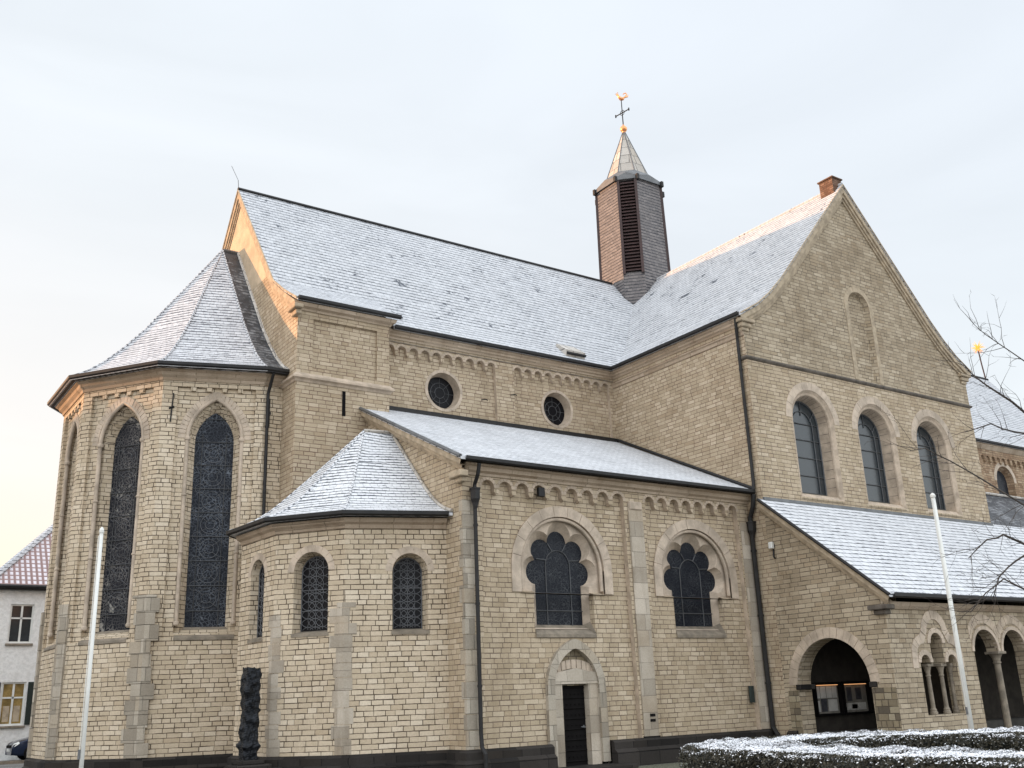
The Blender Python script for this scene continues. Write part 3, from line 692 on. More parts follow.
# field 1 also has the door: cut by notching its foot
P1n = [P1[0], (2.42, .64)]+archtop(3.33, 1.95, .91, 1.18, 16)[::-1]+[(4.24, .64)]+P1[1:]
fill(b, ff, P1n, [opn[0]], .15); fill(b, ff, P2, [opn[1]], .15)
part('wall', b, 'brick')
b = NB(); friezering(b, ff, .50, 5.33, 9, .19, 6.86); part('arched_frieze', b, 'ashlar'); b = NB(); friezering(b, ff, 5.98, 9.80, 8, .17, 6.88); part('arched_frieze', b, 'ashlar')
for (c, z0) in WC:
    o1 = opn[0] if c < 5 else opn[1]
    b = NB(); DP = .29
    rc = [(c-1.36, 4.28), (c+1.36, 4.28)]+archtop(c, z0, 1.36, None, 28)
    loft(b, ff, rc, .13, rc, DP)
    f1 = fan(c+.02, z0+.02, 1.20, hw=.93, zb=3.4); f2 = fan(c+.08, z0, 1.0, hw=.75, zb=3.5)
    # plate with the lobed opening (upper part), foot closed against the jambs
    
    f1o = f1[2:]                               # lobes, right jamb up and round to left
    outer = [(c+.95, 4.28), (c+1.36, 4.28)]+archtop(c, z0, 1.36, None, 28)+[(c-1.36, 4.28), (c-.91, 4.28)]
    fill(b, ff, outer+f1o[::-1], [], DP)
    win = part('window', b, 'ring', label='five lobed fan window under round arch')
    b = NB(); f1w = [(c-.91, 3.4), (c+.95, 3.4)]+f1o
    loft(b, ff, f1w, DP, f2, .50)
    face(b, [ff(c-.97, 4.28, .09), ff(c+.97, 4.28, .09), ff(c+.93, 4.28, DP), ff(c-.93, 4.28, DP)][::-1]); 
    part('lobed_reveal', b, 'ring', parent=win, smooth=False)
    b = NB()
    for s in (-1, 1):
        face(b, [ff(c+s*.97, 3.28, .15), ff(c+s*.97, 4.28, .15), ff(c+s*.93, 4.28, DP), ff(c+s*.93, 3.28, DP)])
        # sloping shoulder under the recess
        face(b, [ff(c+s*.97, 4.28, .09), ff(c+s*1.37, 4.28, .09), ff(c+s*1.36, 4.34, DP), ff(c+s*.93, 4.34, DP)])
    part('jamb', b, 'brick', parent=win, re=True)
    b = NB(); fill(b, ff, f2, [], .50); part('glass', b, 'stained_dim', parent=win)
    b = NB(); D = .485; r_ = .016; c_ = c; c = c+.08
    tube(b, [ff(c-.40, 3.5, D)]+[ff(p[0], p[1], D) for p in archtop(c, z0+.12, .40, None, 12)[::-1]]+[ff(c+.40, 3.5, D)], r_, 5)
    for z in (4.32, 3.88): tube(b, [ff(c-.755, z, D), ff(c+.755, z, D)], r_, 5)
    for a in (20, 66, 114, 160): tube(b, [ff(c+.40*cos(radians(a)), z0+.12+.40*sin(radians(a)), D), ff(c+.74*cos(radians(a)), z0+.03+.72*sin(radians(a)), D)], r_, 5)
    c = c_
    part('saddle_bar', b, 'window_bar', parent=win)
    b = NB(); tube(b, [ff(c+1.30, 4.38, .20)]+[ff(p[0], p[1], .20) for p in archtop(c, z0, 1.30, None, 28)]+[ff(c-1.30, 4.38, .20)], .05, 8); part('roll_moulding', b, 'ring', parent=win)
    b = NB(); inn = [(c+1.36, 4.28)]+archtop(c, z0, 1.36, None, 30)+[(c-1.36, 4.28)]; out = [(c+1.64, 4.28)]+archtop(c, z0, 1.64, None, 30)+[(c-1.64, 4.28)]
    ringblocks(b, ff, inn, out, .115, .17, 11, gap=.014); part('arch_ring', b, 'ring', parent=win)
    b = NB(); face(b, [ff(c-.97, 3.26, .11), ff(c+.97, 3.26, .11), ff(c+.80, 3.52, .49), ff(c-.80, 3.52, .49)]); face(b, [ff(c-.97, 3.18, .11), ff(c+.97, 3.18, .11), ff(c+.97, 3.26, .11), ff(c-.97, 3.26, .11)])
    face(b, [ff(c-.97, 3.26, .09), ff(c-.80, 3.52, .49), ff(c-.93, 3.6, .3)]); face(b, [ff(c+.97, 3.26, .09), ff(c+.93, 3.6, .3), ff(c+.80, 3.52, .49)])
    part('sill', b, 'sill', parent=win)
# lesene and quoins
b = NB(); box(b, 5.39, 5.90, -.035, .148, .66, 6.80); part('pilaster', b, 'grey')
b = NB(); box(b, 5.37, 5.92, -.05, .02, .50, .68); part('pilaster_foot', b, 'basalt')
b = NB(); box(b, 5.40, 5.89, -.07, .02, 6.62, 6.86, .03); part('pilaster_cap', b, 'ring')
b = NB(); box(b, 9.81, XT-.01, -.03, .02, .66, 6.55); part('pilaster', b, 'grey')
cornerstrip((0, 1), (0, 0), (1, 0), .65, 6.5, .10, .34, .012, 'greyd', teeth=True)
for z in (1.03, 1.16):
    b = NB(); box(b, 5.62, 5.80, -.045, -.03, z, z+.07); part('vent_slot', b, 'black')
b = NB(); box(b, 2.30, 2.50, -.09, .01, 6.74, 6.98, .01); part('lamp_box', b, 'iron')
AP = [(0, .3), (0, 0), (XT, 0)]
cornice([(.0, 0), (XT, 0)], [(-.02, 7.13), (.04, 7.13), (.06, 7.19), (.13, 7.24), (.16, 7.33), (.24, 7.36), (.24, 7.40), (-.02, 7.40)])
gutter([(-.1, 0), (XT-.05, 0)], 7.50, .38)
b = NB(); slab(b, [(-.24, -.36, 7.5), (XT-.002, -.36, 7.5), (XT-.002, YN+.02, zr_(YN+.02)), (.72, YN+.02, zr_(YN+.02)), (.72, 5.22, zr_(5.22)), (-.24, 5.22, zr_(5.22))], .08); part('roof', b, 'roof_aisle')
b = NB(); tube(b, [(-.25, -.36, 7.5), (-.25, 5.22, zr_(5.22))], .05, 6); part('verge_capping', b, 'lead')
b = NB(); box(b, .74, XT, 5.72, 5.82, zr_(5.72)+.0, zr_(5.72)+.14); part('flashing', b, 'darkmetal'); b = NB(); tube(b, [(XT-.05, -.36, 7.56), (XT-.05, 5.75, zr_(5.75)+.09)], .05, 6); part('flashing', b, 'darkmetal')
# door with pointed surround
b = NB(); fr = ff
loft(b, fr, [(2.42, .05)]+[(4.24, .05)]+archtop(3.33, 1.95, .91, 1.18, 16), .09, [(2.42, .05)]+[(4.24, .05)]+archtop(3.33, 1.95, .91, 1.18, 16), .11)
tym = [(2.55, 2.05)]+[(4.11, 2.05)]+archtop(3.33, 1.95, .78, 1.0, 16)
dr = part('door', b, 'grey', label='dark studded door under pointed stone arch')
b = NB(); ringblocks(b, fr, [(4.04, .12), (4.04, 1.95)]+archtop(3.33, 1.95, .71, .96, 20)[1:-1]+[(2.62, 1.95), (2.62, .12)], [(4.27, .12), (4.26, 1.95)]+archtop(3.33, 1.95, .93, 1.20, 20)[1:-1]+[(2.40, 1.95), (2.39, .12)], .045, .25, 15, gap=.01); part('door_surround', b, 'greyd', parent=dr)
b = NB(); fill(b, fr, [(2.6, 2.0), (4.06, 2.0)]+archtop(3.33, 2.0, .73, .95, 16), [], .22); part('tympanum', b, 'rag', parent=dr)
b = NB(); inn = archtop(3.33, 2.06, .70, .36, 20); out = archtop(3.33, 2.28, .72, .36, 20); ringblocks(b, fr, inn, out, .16, .19, 13, gap=.02); part('relieving_arch', b, 'ring', parent=dr)
b = NB(); pts = [(2.60, 2.04), (4.06, 2.04), (4.06, 2.30), (3.33, 2.42), (2.60, 2.30)]; fill(b, fr, pts, [], .09); loft(b, fr, pts, .09, pts, .3); part('lintel', b, 'grey', parent=dr)
b = NB()
for s0, s1, e0, e1 in ((2.62, 2.90, 2.62, 2.94), (3.74, 4.04, 3.70, 4.04)):
    q = rect(s0, s1, 0, 2.04); q2 = rect(e0, e1, 0, 2.04); fill(b, fr, q, [], .12); loft(b, fr, q, .12, q2, .28)
part('door_jamb', b, 'grey', parent=dr)
b = NB(); fill(b, fr, rect(2.90, 3.74, 0, 2.04), [], .27)
for z in np.arange(.2, 2.0, .25): 
    tube(b, [fr(2.95, z, .26), fr(3.69, z, .26)], .018, 5)
for z in np.arange(.3, 2.0, .25):
    for s in np.arange(3.0, 3.7, .13): lathe(b, [(.022, -.01), (.022, .01), (.004, .02)], fr(s, z, .26), 6)
part('door_leaf', b, 'black', parent=dr)
b = NB(); lathe(b, [(.05, 0), (.05, .02), (.02, .03), (.02, .06)], fr(3.62, .98, .25), 8); tube(b, [fr(3.62, 1.0, .22), fr(3.50, 1.0, .20)], .014, 5); part('door_handle', b, 'lead', parent=dr)
b = NB(); box(b, 2.2, 4.5, -.75, .4, 0, .1, .02); part('door_step', b, 'basalt', parent=dr)

# ---- small apse
fr_l = [Fr(SA[i], SA[i+1]) for i in range(4)]
wd = [None, (1.04, .40, 3.40, 4.98), (1.0, .47, 3.42, 4.90), (1.60, .44, 3.40, 4.83)]
b = NB()
for f_, w_ in zip(fr_l, wd):
    fill(b, f_, rect(0, f_.len, 0, 6.1), [arch(w_[0], w_[2], w_[3], w_[1])] if w_ else [])
part('wall', b, 'brick_apse')
for i, (f_, w_) in enumerate(zip(fr_l, wd)):
    if not w_: continue
    c, hw, z0, zs = w_; b = NB(); h0 = arch(c, z0, zs, hw, None, 20); g0 = hw-.07; h1 = arch(c-.02, z0+.06, zs, g0, None, 20)
    DG = .22 if i == 1 else .32; loft(b, f_, h0, 0, h1, DG); o = part('window', b, 'brick_apse', label='small round arched chapel window')
    b = NB(); ringblocks(b, f_, archtop(c, zs, hw, None, 20), archtop(c, zs, hw+.17, None, 20), -.012, .1, 9, gap=.01); part('arch_ring', b, 'ring', parent=o)
    b = NB(); fill(b, f_, h1, [], DG); part('glass', b, 'lattice_glass', parent=o)
    b = NB(); R0 = g0/2*1.02; c1 = c-.02
    for q in range(-1, 10):
        for s in (-1, 1):
            for off in (0, R0):
                zc = z0+.06+R0*(q+.5)*1.0; cx = c1+s*R0*.97*(1 if off == 0 else 0)
                if off and s < 0: continue
                seg = []
                for t in range(25):
                    a = 2*pi*t/24; x = cx+R0*1.0*cos(a)*1.0; z = zc+R0*sin(a)
                    ok = abs(x-c1) < g0-.01 and z > z0+.07 and (z < zs or math.hypot(x-c1, z-zs) < g0-.01)
                    if ok: seg.append(f_(x, z, DG-.015))
                    else:
                        if len(seg) > 1: tube(b, seg, .0085, 4, cap=False)
                        seg = []
                if len(seg) > 1: tube(b, seg, .0085, 4, cap=False)
    for z in (z0+.55, z0+1.05): tube(b, [f_(c1-g0, z, DG-.02), f_(c1+g0, z, DG-.02)], .012, 5)
    tube(b, [f_(p[0], p[1], DG-.015) for p in arch(c1, z0+.06, zs, g0-.015, None, 20)], .014, 5, closed=True)
    part('lattice', b, 'lattice', parent=o)
    b = NB(); face(b, [f_(c-hw, z0, -.02), f_(c+hw, z0, -.02), f_(c+g0, z0+.07, DG), f_(c-g0, z0+.07, DG)]); face(b, [f_(c-hw-.03, z0-.08, -.02), f_(c+hw+.03, z0-.08, -.02), f_(c+hw+.03, z0, -.02), f_(c-hw-.03, z0, -.02)]); face(b, [f_(c-hw-.03, z0-.08, -.02), f_(c-hw-.03, z0-.08, .02), f_(c+hw+.03, z0-.08, .02), f_(c+hw+.03, z0-.08, -.02)]); part('sill', b, 'sill', parent=o)
cornerstrip(SA[1], SA[2], SA[3], .65, 3.9, .16, .22, .012, 'grey', teeth=True, dz=.33); cornerstrip(SA[2], SA[3], SA[4], .65, 4.1, .26, .20, .012, 'grey', teeth=True, dz=.33)
cornice(SA, [(-.02, 5.86), (.03, 5.88), (.05, 5.97), (.13, 6.02), (.17, 6.12), (-.02, 6.12)])
gutter(SA, 6.245, .36, .042)
E2 = offp(SA, .36); T2 = [(-.9, 3.65, 9.0)]*4+[(-.02, 3.65, 9.04)]
E2[-1] = Vector((-.02, .43, 0))
PR2 = [(0, 0), (.04, .10), (.10, .20), (.19, .31), (.32, .43), (.6, .67), (1, 1)]
P2r = bellroof(E2, 6.25, T2, PR2, None, [('roof_chapel', [0, 1, 2, 3])])
b = NB(); face(b, [(-.9, 3.65, 9.0), (-.02, 3.65, 9.04), (-.02, 5.2, 7.6), (-.9, 5.2, 7.5)]); face(b, [(-.9, 3.65, 9.0), (-.9, 5.2, 7.5), P2r[0][0]]); part('roof', b, 'roof_chapel', re=True)
b = NB()
for i in (1, 2, 3): tube(b, [P2r[r][i]+Vector((0, 0, .006)) for r in range(len(PR2))], .032, 6)
part('hip_ridge', b, 'roof_chapel')
b = NB(); tube(b, [P2r[r][4]+Vector((-.03, 0, .03)) for r in range(len(PR2))], .045, 6); part('flashing', b, 'leadpale'); b = NB(); tube(b, [(-.9, 3.65, 9.02), (0, 3.65, 9.06)], .05, 6); part('flashing', b, 'leadpale')

# ---- transept
ft = Fr((XT, YN), (XT, YG))
wall(ft, rect(0, YN-YG, 0, 13.05), mat='brick_up')
TP = [(10.02, 13.15), (10.87, 13.64), (11.52, 14.15), (12.23, 14.84), (XM, 19.47)]
TPr = [(2*XM-x, z) for x, z in TP]
fg = Fr((XT, YG), (XT2, YG))
gs = lambda x: x-XT
gw = [(13.12, 9.98, 1.05), (16.42, 9.96, 1.05), (19.72, 9.93, 1.05)]
holes = [arch(gs(x), 7.42, zs, hw) for x, zs, hw in gw]
niche = arch(gs(16.47), 11.82, 14.60, .60, None, 16)
lowopen = arch(gs(16.4), .0, 2.0, .01)
gout = [(0, 0), (gs(XT2), 0), (gs(XT2), 12.95)]+[(gs(x), z-.12) for x, z in TPr[1:]]+[(gs(x), z-.12) for x, z in TP[-2:0:-1]]+[(0, 12.95)]
b = NB(); up_ = [(0, 11.72), (gs(XT2), 11.72)]+gout[2:]
fill(b, fg, up_, [niche], 0.); part('wall', b, 'brick_gable')
b = NB(); fill(b, fg, rect(0, gs(XT2), 0, 11.72), holes, 0.); part('wall', b, 'brick')
b = NB(); nb_ = arch(gs(16.47), 11.9, 14.60, .50, None, 16); loft(b, fg, niche, 0, nb_, .16); fill(b, fg, nb_, [], .16); o = part('blind_niche', b, 'brick_gable')
b = NB(); i2 = [(gs(16.47)+.60, 11.8)]+archtop(gs(16.47), 14.60, .60, None, 16)+[(gs(16.47)-.60, 11.8)]; o2 = [(gs(16.47)+.80, 11.8)]+archtop(gs(16.47), 14.60, .80, None, 16)+[(gs(16.47)-.80, 11.8)]
ringblocks(b, fg, i2, o2, -.015, .1, 17, gap=.006); part('arch_ring', b, 'verge', parent=o)
for (x, zs, hw), h in zip(gw, holes):
    c = gs(x); b = NB(); h0 = arch(c, 7.42, zs, hw, None, 14); h1 = arch(c, 7.50, zs, hw-.13, None, 14); h2 = arch(c, 7.55, zs, hw-.15, None, 14); h3 = arch(c, 7.66, zs, .80, None, 14)
    loft(b, fg, h0, 0, h1, .10); loft(b, fg, h1, .10, h2, .12); loft(b, fg, h2, .12, h3, .50)
    o = part('window', b, 'ashlar', label='tall round arched transept window')
    # stone courses of the splay
    b = NB(); mid = lambda f, a, q: [(u[0]*(1-f)+v[0]*f, u[1]*(1-f)+v[1]*f) for u, v in zip(a, q)]
    tube(b, [fg(c+hw-.1, 7.55, .13)]+[fg(p[0], p[1], .13) for p in archtop(c, zs, hw-.10, None, 18)]+[fg(c-hw+.1, 7.55, .13)], .07, 8); part('roll_moulding', b, 'ashlar', parent=o)
    b = NB()
    cv = [(c+hw-.2, 7.7)]+archtop(c, zs, hw-.2, None, 20)+[(c-hw+.2, 7.7)]
    # thin joints across the splay
    def joint(p, q): tube(b, [fg(p[0], p[1], .14), fg(q[0], q[1], .48)], .006, 4)
    for z in np.arange(7.9, zs, .30):
        joint((c+hw-.16, z), (c+.81, z)); joint((c-hw+.18, z), (c-.81, z))
    for a in np.arange(8, 175, 12.5): joint((c+(hw-.16)*cos(radians(a)), zs+(hw-.16)*sin(radians(a))), (c+.80*cos(radians(a)), zs+.80*sin(radians(a))))
    part('splay_joint', b, 'window_bar', parent=o)
    b = NB(); ringblocks(b, fg, archtop(c, zs, hw, None, 24), archtop(c, zs, hw+.27, None, 24), -.012, .1, 15, gap=.008); part('arch_ring', b, 'ring', parent=o)
    b = NB(); fill(b, fg, h3, [], .50); part('glass', b, 'pane', parent=o)
    b = NB(); D = .48
    tube(b, [fg(c-.50, 7.7, D)]+[fg(p[0], p[1], D) for p in archtop(c, zs-.05, .50, None, 12)[::-1]]+[fg(c+.50, 7.7, D)], .02, 5)
    for z in (8.25, 8.85, 9.45, 10.0): tube(b, [fg(c-.78, z, D), fg(c+.78, z, D)], .018, 5)
    for a in (35, 90, 145): tube(b, [fg(c+.50*cos(radians(a)), zs-.05+.36*sin(radians(a)), D), fg(c+.78*cos(radians(a)), zs+.78*sin(radians(a)), D)], .016, 5)
    tube(b, [fg(p[0], p[1], D) for p in arch(c, 7.68, zs, .79, None, 14)], .03, 5, closed=True)
    part('bar', b, 'window_bar', parent=o)
    b = NB(); face(b, [fg(c-hw, 7.36, -.02), fg(c+hw, 7.36, -.02), fg(c+.80, 7.70, .51), fg(c-.80, 7.70, .51)]); part('sill', b, 'sill', parent=o)
cornice([(XT, YG+.3), (XT, YG), (XT2, YG), (XT2, YG+.3)], [(-.01, 11.65), (.04, 11.67), (.07, 11.71), (.07, 11.75), (.0, 11.80), (-.01, 11.80)], 'blackened', 'string_course')
cornice([(XT, YN), (XT, YG)], [(-.02, 12.80), (.03, 12.80), (.05, 12.86), (.10, 12.90), (.10, 12.96), (.17, 13.0), (.17, 13.08), (-.02, 13.08)])
cornice([(XT, YN), (XT, YG)], [(-.01, 12.45), (.03, 12.47), (.045, 12.56), (.09, 12.60), (.09, 12.63), (-.01, 12.66)])
rk = [(gs(x), z-.11) for x, z in TP]+[(gs(x), z-.11) for x, z in TPr[-2::-1]]
rake(fg, rk, 0, .36, -.15, .02)
for x0, x1 in ((XT-.22, XT+.42), (XT2-.42, XT2+.22)):
    b = NB(); box(b, x0, x1, YG-.16, YG+.2, 12.88, 13.0, .02); box(b, x0+.07, x1-.1, YG-.1, YG+.2, 12.72, 12.88, .03); box(b, x0+.12, x1-.2, YG-.05, YG+.2, 12.60, 12.72, .02); part('kneeler_stone', b, 'verge')
# east side wall of transept west of ridge and back
wall(Fr((XT2, YG), (XT2, YN)), rect(0, YN-YG, 0, 13.05), mat='brick_up')
def proofy(prof, y0, y1, mat, th=.10):
    b = NB()
    lo = [(x, z-th) for x, z in prof]
    for (a, c) in zip(prof, prof[1:]): face(b, [(a[0], y0, a[1]), (a[0], y1, a[1]), (c[0], y1, c[1]), (c[0], y0, c[1])])
    for (a, c) in zip(lo, lo[1:]): face(b, [(a[0], y0, a[1]), (c[0], y0, c[1]), (c[0], y1, c[1]), (a[0], y1, a[1])])
    face(b, [(prof[0][0], y0, prof[0][1]), (prof[0][0], y1, prof[0][1]), (lo[0][0], y1, lo[0][1]), (lo[0][0], y0, lo[0][1])])
    for y in (y0, y1):
        for i in range(len(prof)-1): face(b, [(prof[i][0], y, prof[i][1]), (prof[i+1][0], y, prof[i+1][1]), (lo[i+1][0], y, lo[i+1][1]), (lo[i][0], y, lo[i][1])])
    return part('roof', b, mat, re=True)
proofy(TP, YG-.17, 22.2, 'roof'); proofy(TPr, YG-.17, 22.2, 'roof')
b = NB(); tube(b, [(XM, YG-.15, 19.48), (XM, 9.5, 19.48)], .06, 6); part('ridge_capping', b, 'roof'); b = NB(); tube(b, [(XM, 12.0, 19.48), (XM, 22.2, 19.48)], .06, 6); part('ridge_capping', b, 'roof')
gutter([(XT, YN-.25), (XT, YG-.1)], 13.17, .27)
# hidden rear: plain solid walls so the building stands from other sides
b = NB()
for A, B, h in (((XT2, 22.1), (XT, 22.1), 13.05), ((XT, 22.1), (XT, 2*YM-YN), 13.05), ((XT2, 2*YM-YN), (XT2, 22.1), 13.05), ((XT, 2*YM-YN), (-2.3, 2*YM-YN), 13.05), ((45, 2*YM-YN), (XT2, 2*YM-YN), 13.05)):
    f_ = Fr(A, B); fill(b, f_, rect(0, f_.len, 0, h), [])
f_ = Fr((XT2, 22.1), (XT, 22.1)); fill(b, f_, [(0, 13.05), (f_.len, 13.05), (f_.len/2, 19.3)], [])
f_ = Fr((45, YN), (45, 2*YM-YN)); fill(b, f_, [(0, 0), (f_.len, 0), (f_.len, 13.05), (f_.len/2, 19.3), (0, 13.05)], [])
part('wall', b, 'brick_up')
for P_ in (TP, TPr):
    b = NB(); tube(b, [(x, YG-.18, z-.03) for x, z in P_], .026, 6); part('verge_capping', b, 'verge')
for P_ in (BP, mir(BP)):
    b = NB(); tube(b, [(-2.44, y, z-.03) for y, z in P_], .03, 6); part('verge_capping', b, 'verge')
b = NB(); tube(b, [(XT-.25, -4.66, 3.95), (XT-.25, YG-.01, 7.16)], .045, 6); part('verge_capping', b, 'darkmetal')
# chimney by the gable apex
b = NB(); box(b, XM-.33, XM+.20, YG+.0, YG+.62, 19.0, 19.74, .02); box(b, XM-.37, XM+.24, YG-.04, YG+.66, 19.74, 19.80, .01)
part('chimney', b, masonry('chimney brick', (.15, .085, .06), (.22, .13, .09), (.30, .19, .14), (.10, .07, .05), h=.08, L=.2))

# ---- ridge turret
a_, b_, zt_ = 1.35, .70, 24.45
def octo(a, c, z): return [Vector((XM+x, YM+y, z)) for x, y in ((-a, c), (-a, -c), (-c, -a), (c, -a), (a, -c), (a, c), (c, a), (-c, a))]
b = NB(); lo = octo(a_*1.06, b_*1.06, 17.5); hi = octo(a_, b_, zt_)
for i in (0, 2, 4, 6, 1, 3, 5, 7):
    j = (i+1) % 8; face(b, [lo[i], lo[j], hi[j], hi[i]])
tur = part('ridge_turret', b, 'turret', label='slate clad octagonal ridge turret', re=True)
# louvres on the diagonal faces
for i in (1, 3, 5, 7):
    j = (i+1) % 8; A = lo[i].lerp(hi[i], 0); dA = hi[i]-lo[i]; 
    def P(s, z, d=0.):
        t = (z-17.5)/(zt_-17.5); q0 = lo[i].lerp(hi[i], t); q1 = lo[j].lerp(hi[j], t); nrm = (q1-q0).cross(Vector((0, 0, 1))).normalized()
        if nrm.dot(q0-Vector((XM, YM, q0.z))) < 0: nrm = -nrm
        return q0.lerp(q1, s)+nrm*d
    b = NB(); z0, z1 = 19.75, 24.35
    face(b, [P(.08, z0, .012), P(.92, z0, .012), P(.92, z1, .012), P(.08, z1, .012)])
    o = part('louvre_panel', b, 'black', parent=tur, re=True)
    b = NB(); nz_ = 28
    for q in range(nz_):
        z = z0+.04+(z1-z0-.06)*q/nz_; face(b, [P(.14, z, .10), P(.86, z, .10), P(.86, z+.11, .02), P(.14, z+.11, .02)]); face(b, [P(.14, z, .10), P(.86, z, .10), P(.86, z-.015, .09), P(.14, z-.015, .09)])
    for s in ((.0, .13), (.87, 1.)):
        face(b, [P(s[0], z0-.1, .12), P(s[1], z0-.1, .12), P(s[1], z1, .12), P(s[0], z1, .12)]); face(b, [P(s[0], z0-.1, .12), P(s[0], z0-.1, 0), P(s[0], z1, 0), P(s[0], z1, .12)]); face(b, [P(s[1], z0-.1, .12), P(s[1], z0-.1, 0), P(s[1], z1, 0), P(s[1], z1, .12)])
    part('louvre', b, 'redwood', parent=tur, re=True)
# eaves skirt with low gablets
def ringface(bm, A, B):
    for i in range(8): j = (i+1) % 8; face(bm, [A[i], A[j], B[j], B[i]])
b = NB(); o0 = octo(a_*1.0, b_, zt_-.02); o1 = octo(a_*1.08, b_*1.06, zt_-.05); o2 = octo(a_*1.08, b_*1.06, zt_+.10); o3 = octo(a_*.66, a_*.66*.42, zt_+.75)
ringface(b, o0, o1); ringface(b, o1, o2)
for i in range(8):
    j = (i+1) % 8; m = o2[i].lerp(o2[j], .5)+Vector((0, 0, .20)); cc = o3[i].lerp(o3[j], .5)
    face(b, [o2[i], m, o3[i]]) ; face(b, [m, o2[j], o3[j]]); face(b, [m, o3[j], o3[i]]); face(b, [o2[i], o2[j], m])
part('turret_eaves', b, 'lead', parent=tur, re=True)
b = NB(); s0 = octo(a_*.92, a_*.92*.42, zt_+.22); top = Vector((XM, YM, 27.75))
sp_ = [octo(a_*.80*f, a_*.80*.42*f, z) for f, z in ((1, zt_+.30), (.05, 27.75))]
ringface(b, *sp_); part('spire', b, 'leadpale', parent=tur, re=True)
b = NB()
for i in range(8): tube(b, [sp_[0][i], sp_[1][i]], .03, 5)
part('spire_rib', b, 'lead', parent=tur)
for i in range(8):
    b = NB(); v = o1[i]; d = (v-Vector((XM, YM, v.z))).normalized(); q = v+d*.02; box(b, q.x-.07, q.x+.07, q.y-.07, q.y+.07, v.z-.10, v.z+.18, .01); part('eaves_bracket', b, 'darkmetal', parent=tur)
b = NB(); lathe(b, [(.05, -.30), (.09, -.24), (.06, -.18), (.12, -.13), (.17, -.04), (.17, .05), (.12, .13), (.05, .19), (.03, .26)], (XM, YM, 27.95), 14); part('finial_ball', b, 'gold', parent=tur, smooth=True)
# cross and cockerel
wv = Vector((.15, -1, 0)).normalized()
b = NB(); X0 = Vector((XM, YM, 0)); 
tube(b, [X0+Vector((0, 0, 28.1)), X0+Vector((0, 0, 29.6))], [.03, .022], 6); tube(b, [X0-wv*.42+Vector((0, 0, 28.86)), X0+wv*.42+Vector((0, 0, 28.86))], .026, 6)
for s in (-1, 1): tube(b, [X0+wv*s*.42+Vector((0, 0, 28.79)), X0+wv*s*.42+Vector((0, 0, 28.93))], .035, 6)
for rr in (.13,): tube(b, [X0+wv*rr*cos(t)+Vector((0, 0, 28.86+rr*sin(t))) for t in np.linspace(0, 2*pi, 12, endpoint=False)], .015, 5, closed=True)
part('weathervane_cross', b, 'iron', parent=tur)
wv = Vector((1, -.5, 0)).normalized()
b = NB(); K = lambda x, z, y=0: X0+wv*x+Vector((0, 0, 29.55+z))
tube(b, [K(-.22, .36), K(-.17, .33), K(-.11, .20), K(-.02, .10), K(.08, .10), K(.15, .17)], [.02, .05, .06, .095, .085, .04], 8)
tube(b, [K(.12, .14), K(.22, .24), K(.30, .36), K(.24, .44), K(.14, .40), K(.11, .32)], [.04, .04, .035, .03, .025, .012], 6)
tube(b, [K(.12, .14), K(.20, .20), K(.33, .24), K(.38, .34)], [.04, .04, .035, .015], 6)
tube(b, [K(-.24, .36), K(-.30, .34)], [.02, .004], 5); tube(b, [K(-.20, .39), K(-.17, .45), K(-.12, .40)], [.015, .02, .008], 5); tube(b, [K(-.23, .31), K(-.22, .25)], [.015, .006], 5)
tube(b, [K(0, .05), K(0, -.05)], .02, 5)
part('cockerel', b, 'gold', parent=tur, smooth=True)

# ---- porch in front of the transept gable
YP = -4.28
fp = Fr((XT, YG), (XT, YP))         # side wall with the big arch, s = YG - y
cs_ = YG+2.32; cs_ = -(-2.32-YG)    # centre distance from YG
zpr = lambda y: 3.98+(7.19-3.98)*(y-(-4.66))/(YG-(-4.66))
SA_H = arch(1.72, 0.0, 1.80, 1.21, None, 22)
hole_open = [(1.72-1.21, 0), (1.72+1.21, 0)]
side = [(0, 0), (.51, 0)]+archtop(1.72, 1.80, 1.21, None, 22)[::-1]+[(2.93, 0), (YG-YP, 0), (YG-YP, zpr(YP)-.12), (0, 7.02)]
b = NB(); fill(b, fp, side, []); 
arc = archtop(1.72, 1.80, 1.21, None, 22)
fb = [(p[0], p[1]) for p in [(2.93, 0)]+arc+[(.51, 0)]]
A1 = [b.verts.new(fp(*p, 0)) for p in fb]; A2 = [b.verts.new(fp(*p, .55)) for p in fb]
for i in range(len(fb)-1): b.faces.new((A1[i], A2[i], A2[i+1], A1[i+1]))
fill(b, Fr((XT+.55, YP), (XT+.55, YG)), [((YG-YP)-x if True else x, z) for x, z in side][::-1], [])
part('wall', b, 'brick_gable')
b = NB(); ringblocks(b, fp, archtop(1.72, 1.80, 1.21, None, 28), archtop(1.72, 1.80, 1.50, None, 28), -.02, .1, 19, gap=.012); part('arch_ring', b, 'ring')
b = NB(); box(b, XT-.04, XT+.6, -.62-.62, -.62-.45, 1.68, 1.82, .01); box(b, XT-.04, XT+.6, -.62-3.12, -.62-2.89, 1.68, 1.82, .01); part('impost', b, 'basalt')
for q in (rect(2.95, 3.66, 0, 1.66), rect(.12, .50, 0, 1.66)):
    b = NB(); fill(b, fp, q, [], -.006); part('pier_facing', b, 'rag')
rake(fp, [(0, 7.09), (-(YP-.34-YG), 3.89)], 0, .26, -.20, .02)
b = NB(); box(b, XT-.26, XT+.1, YP-.26, YP+.35, 3.60, 3.72, .02); box(b, XT-.15, XT+.1, YP-.12, YP+.25, 3.48, 3.60, .02); part('kneeler_stone', b, 'blackened')
fq = Fr((XT, YP), (30, YP)); q_ = lambda x: x-XT
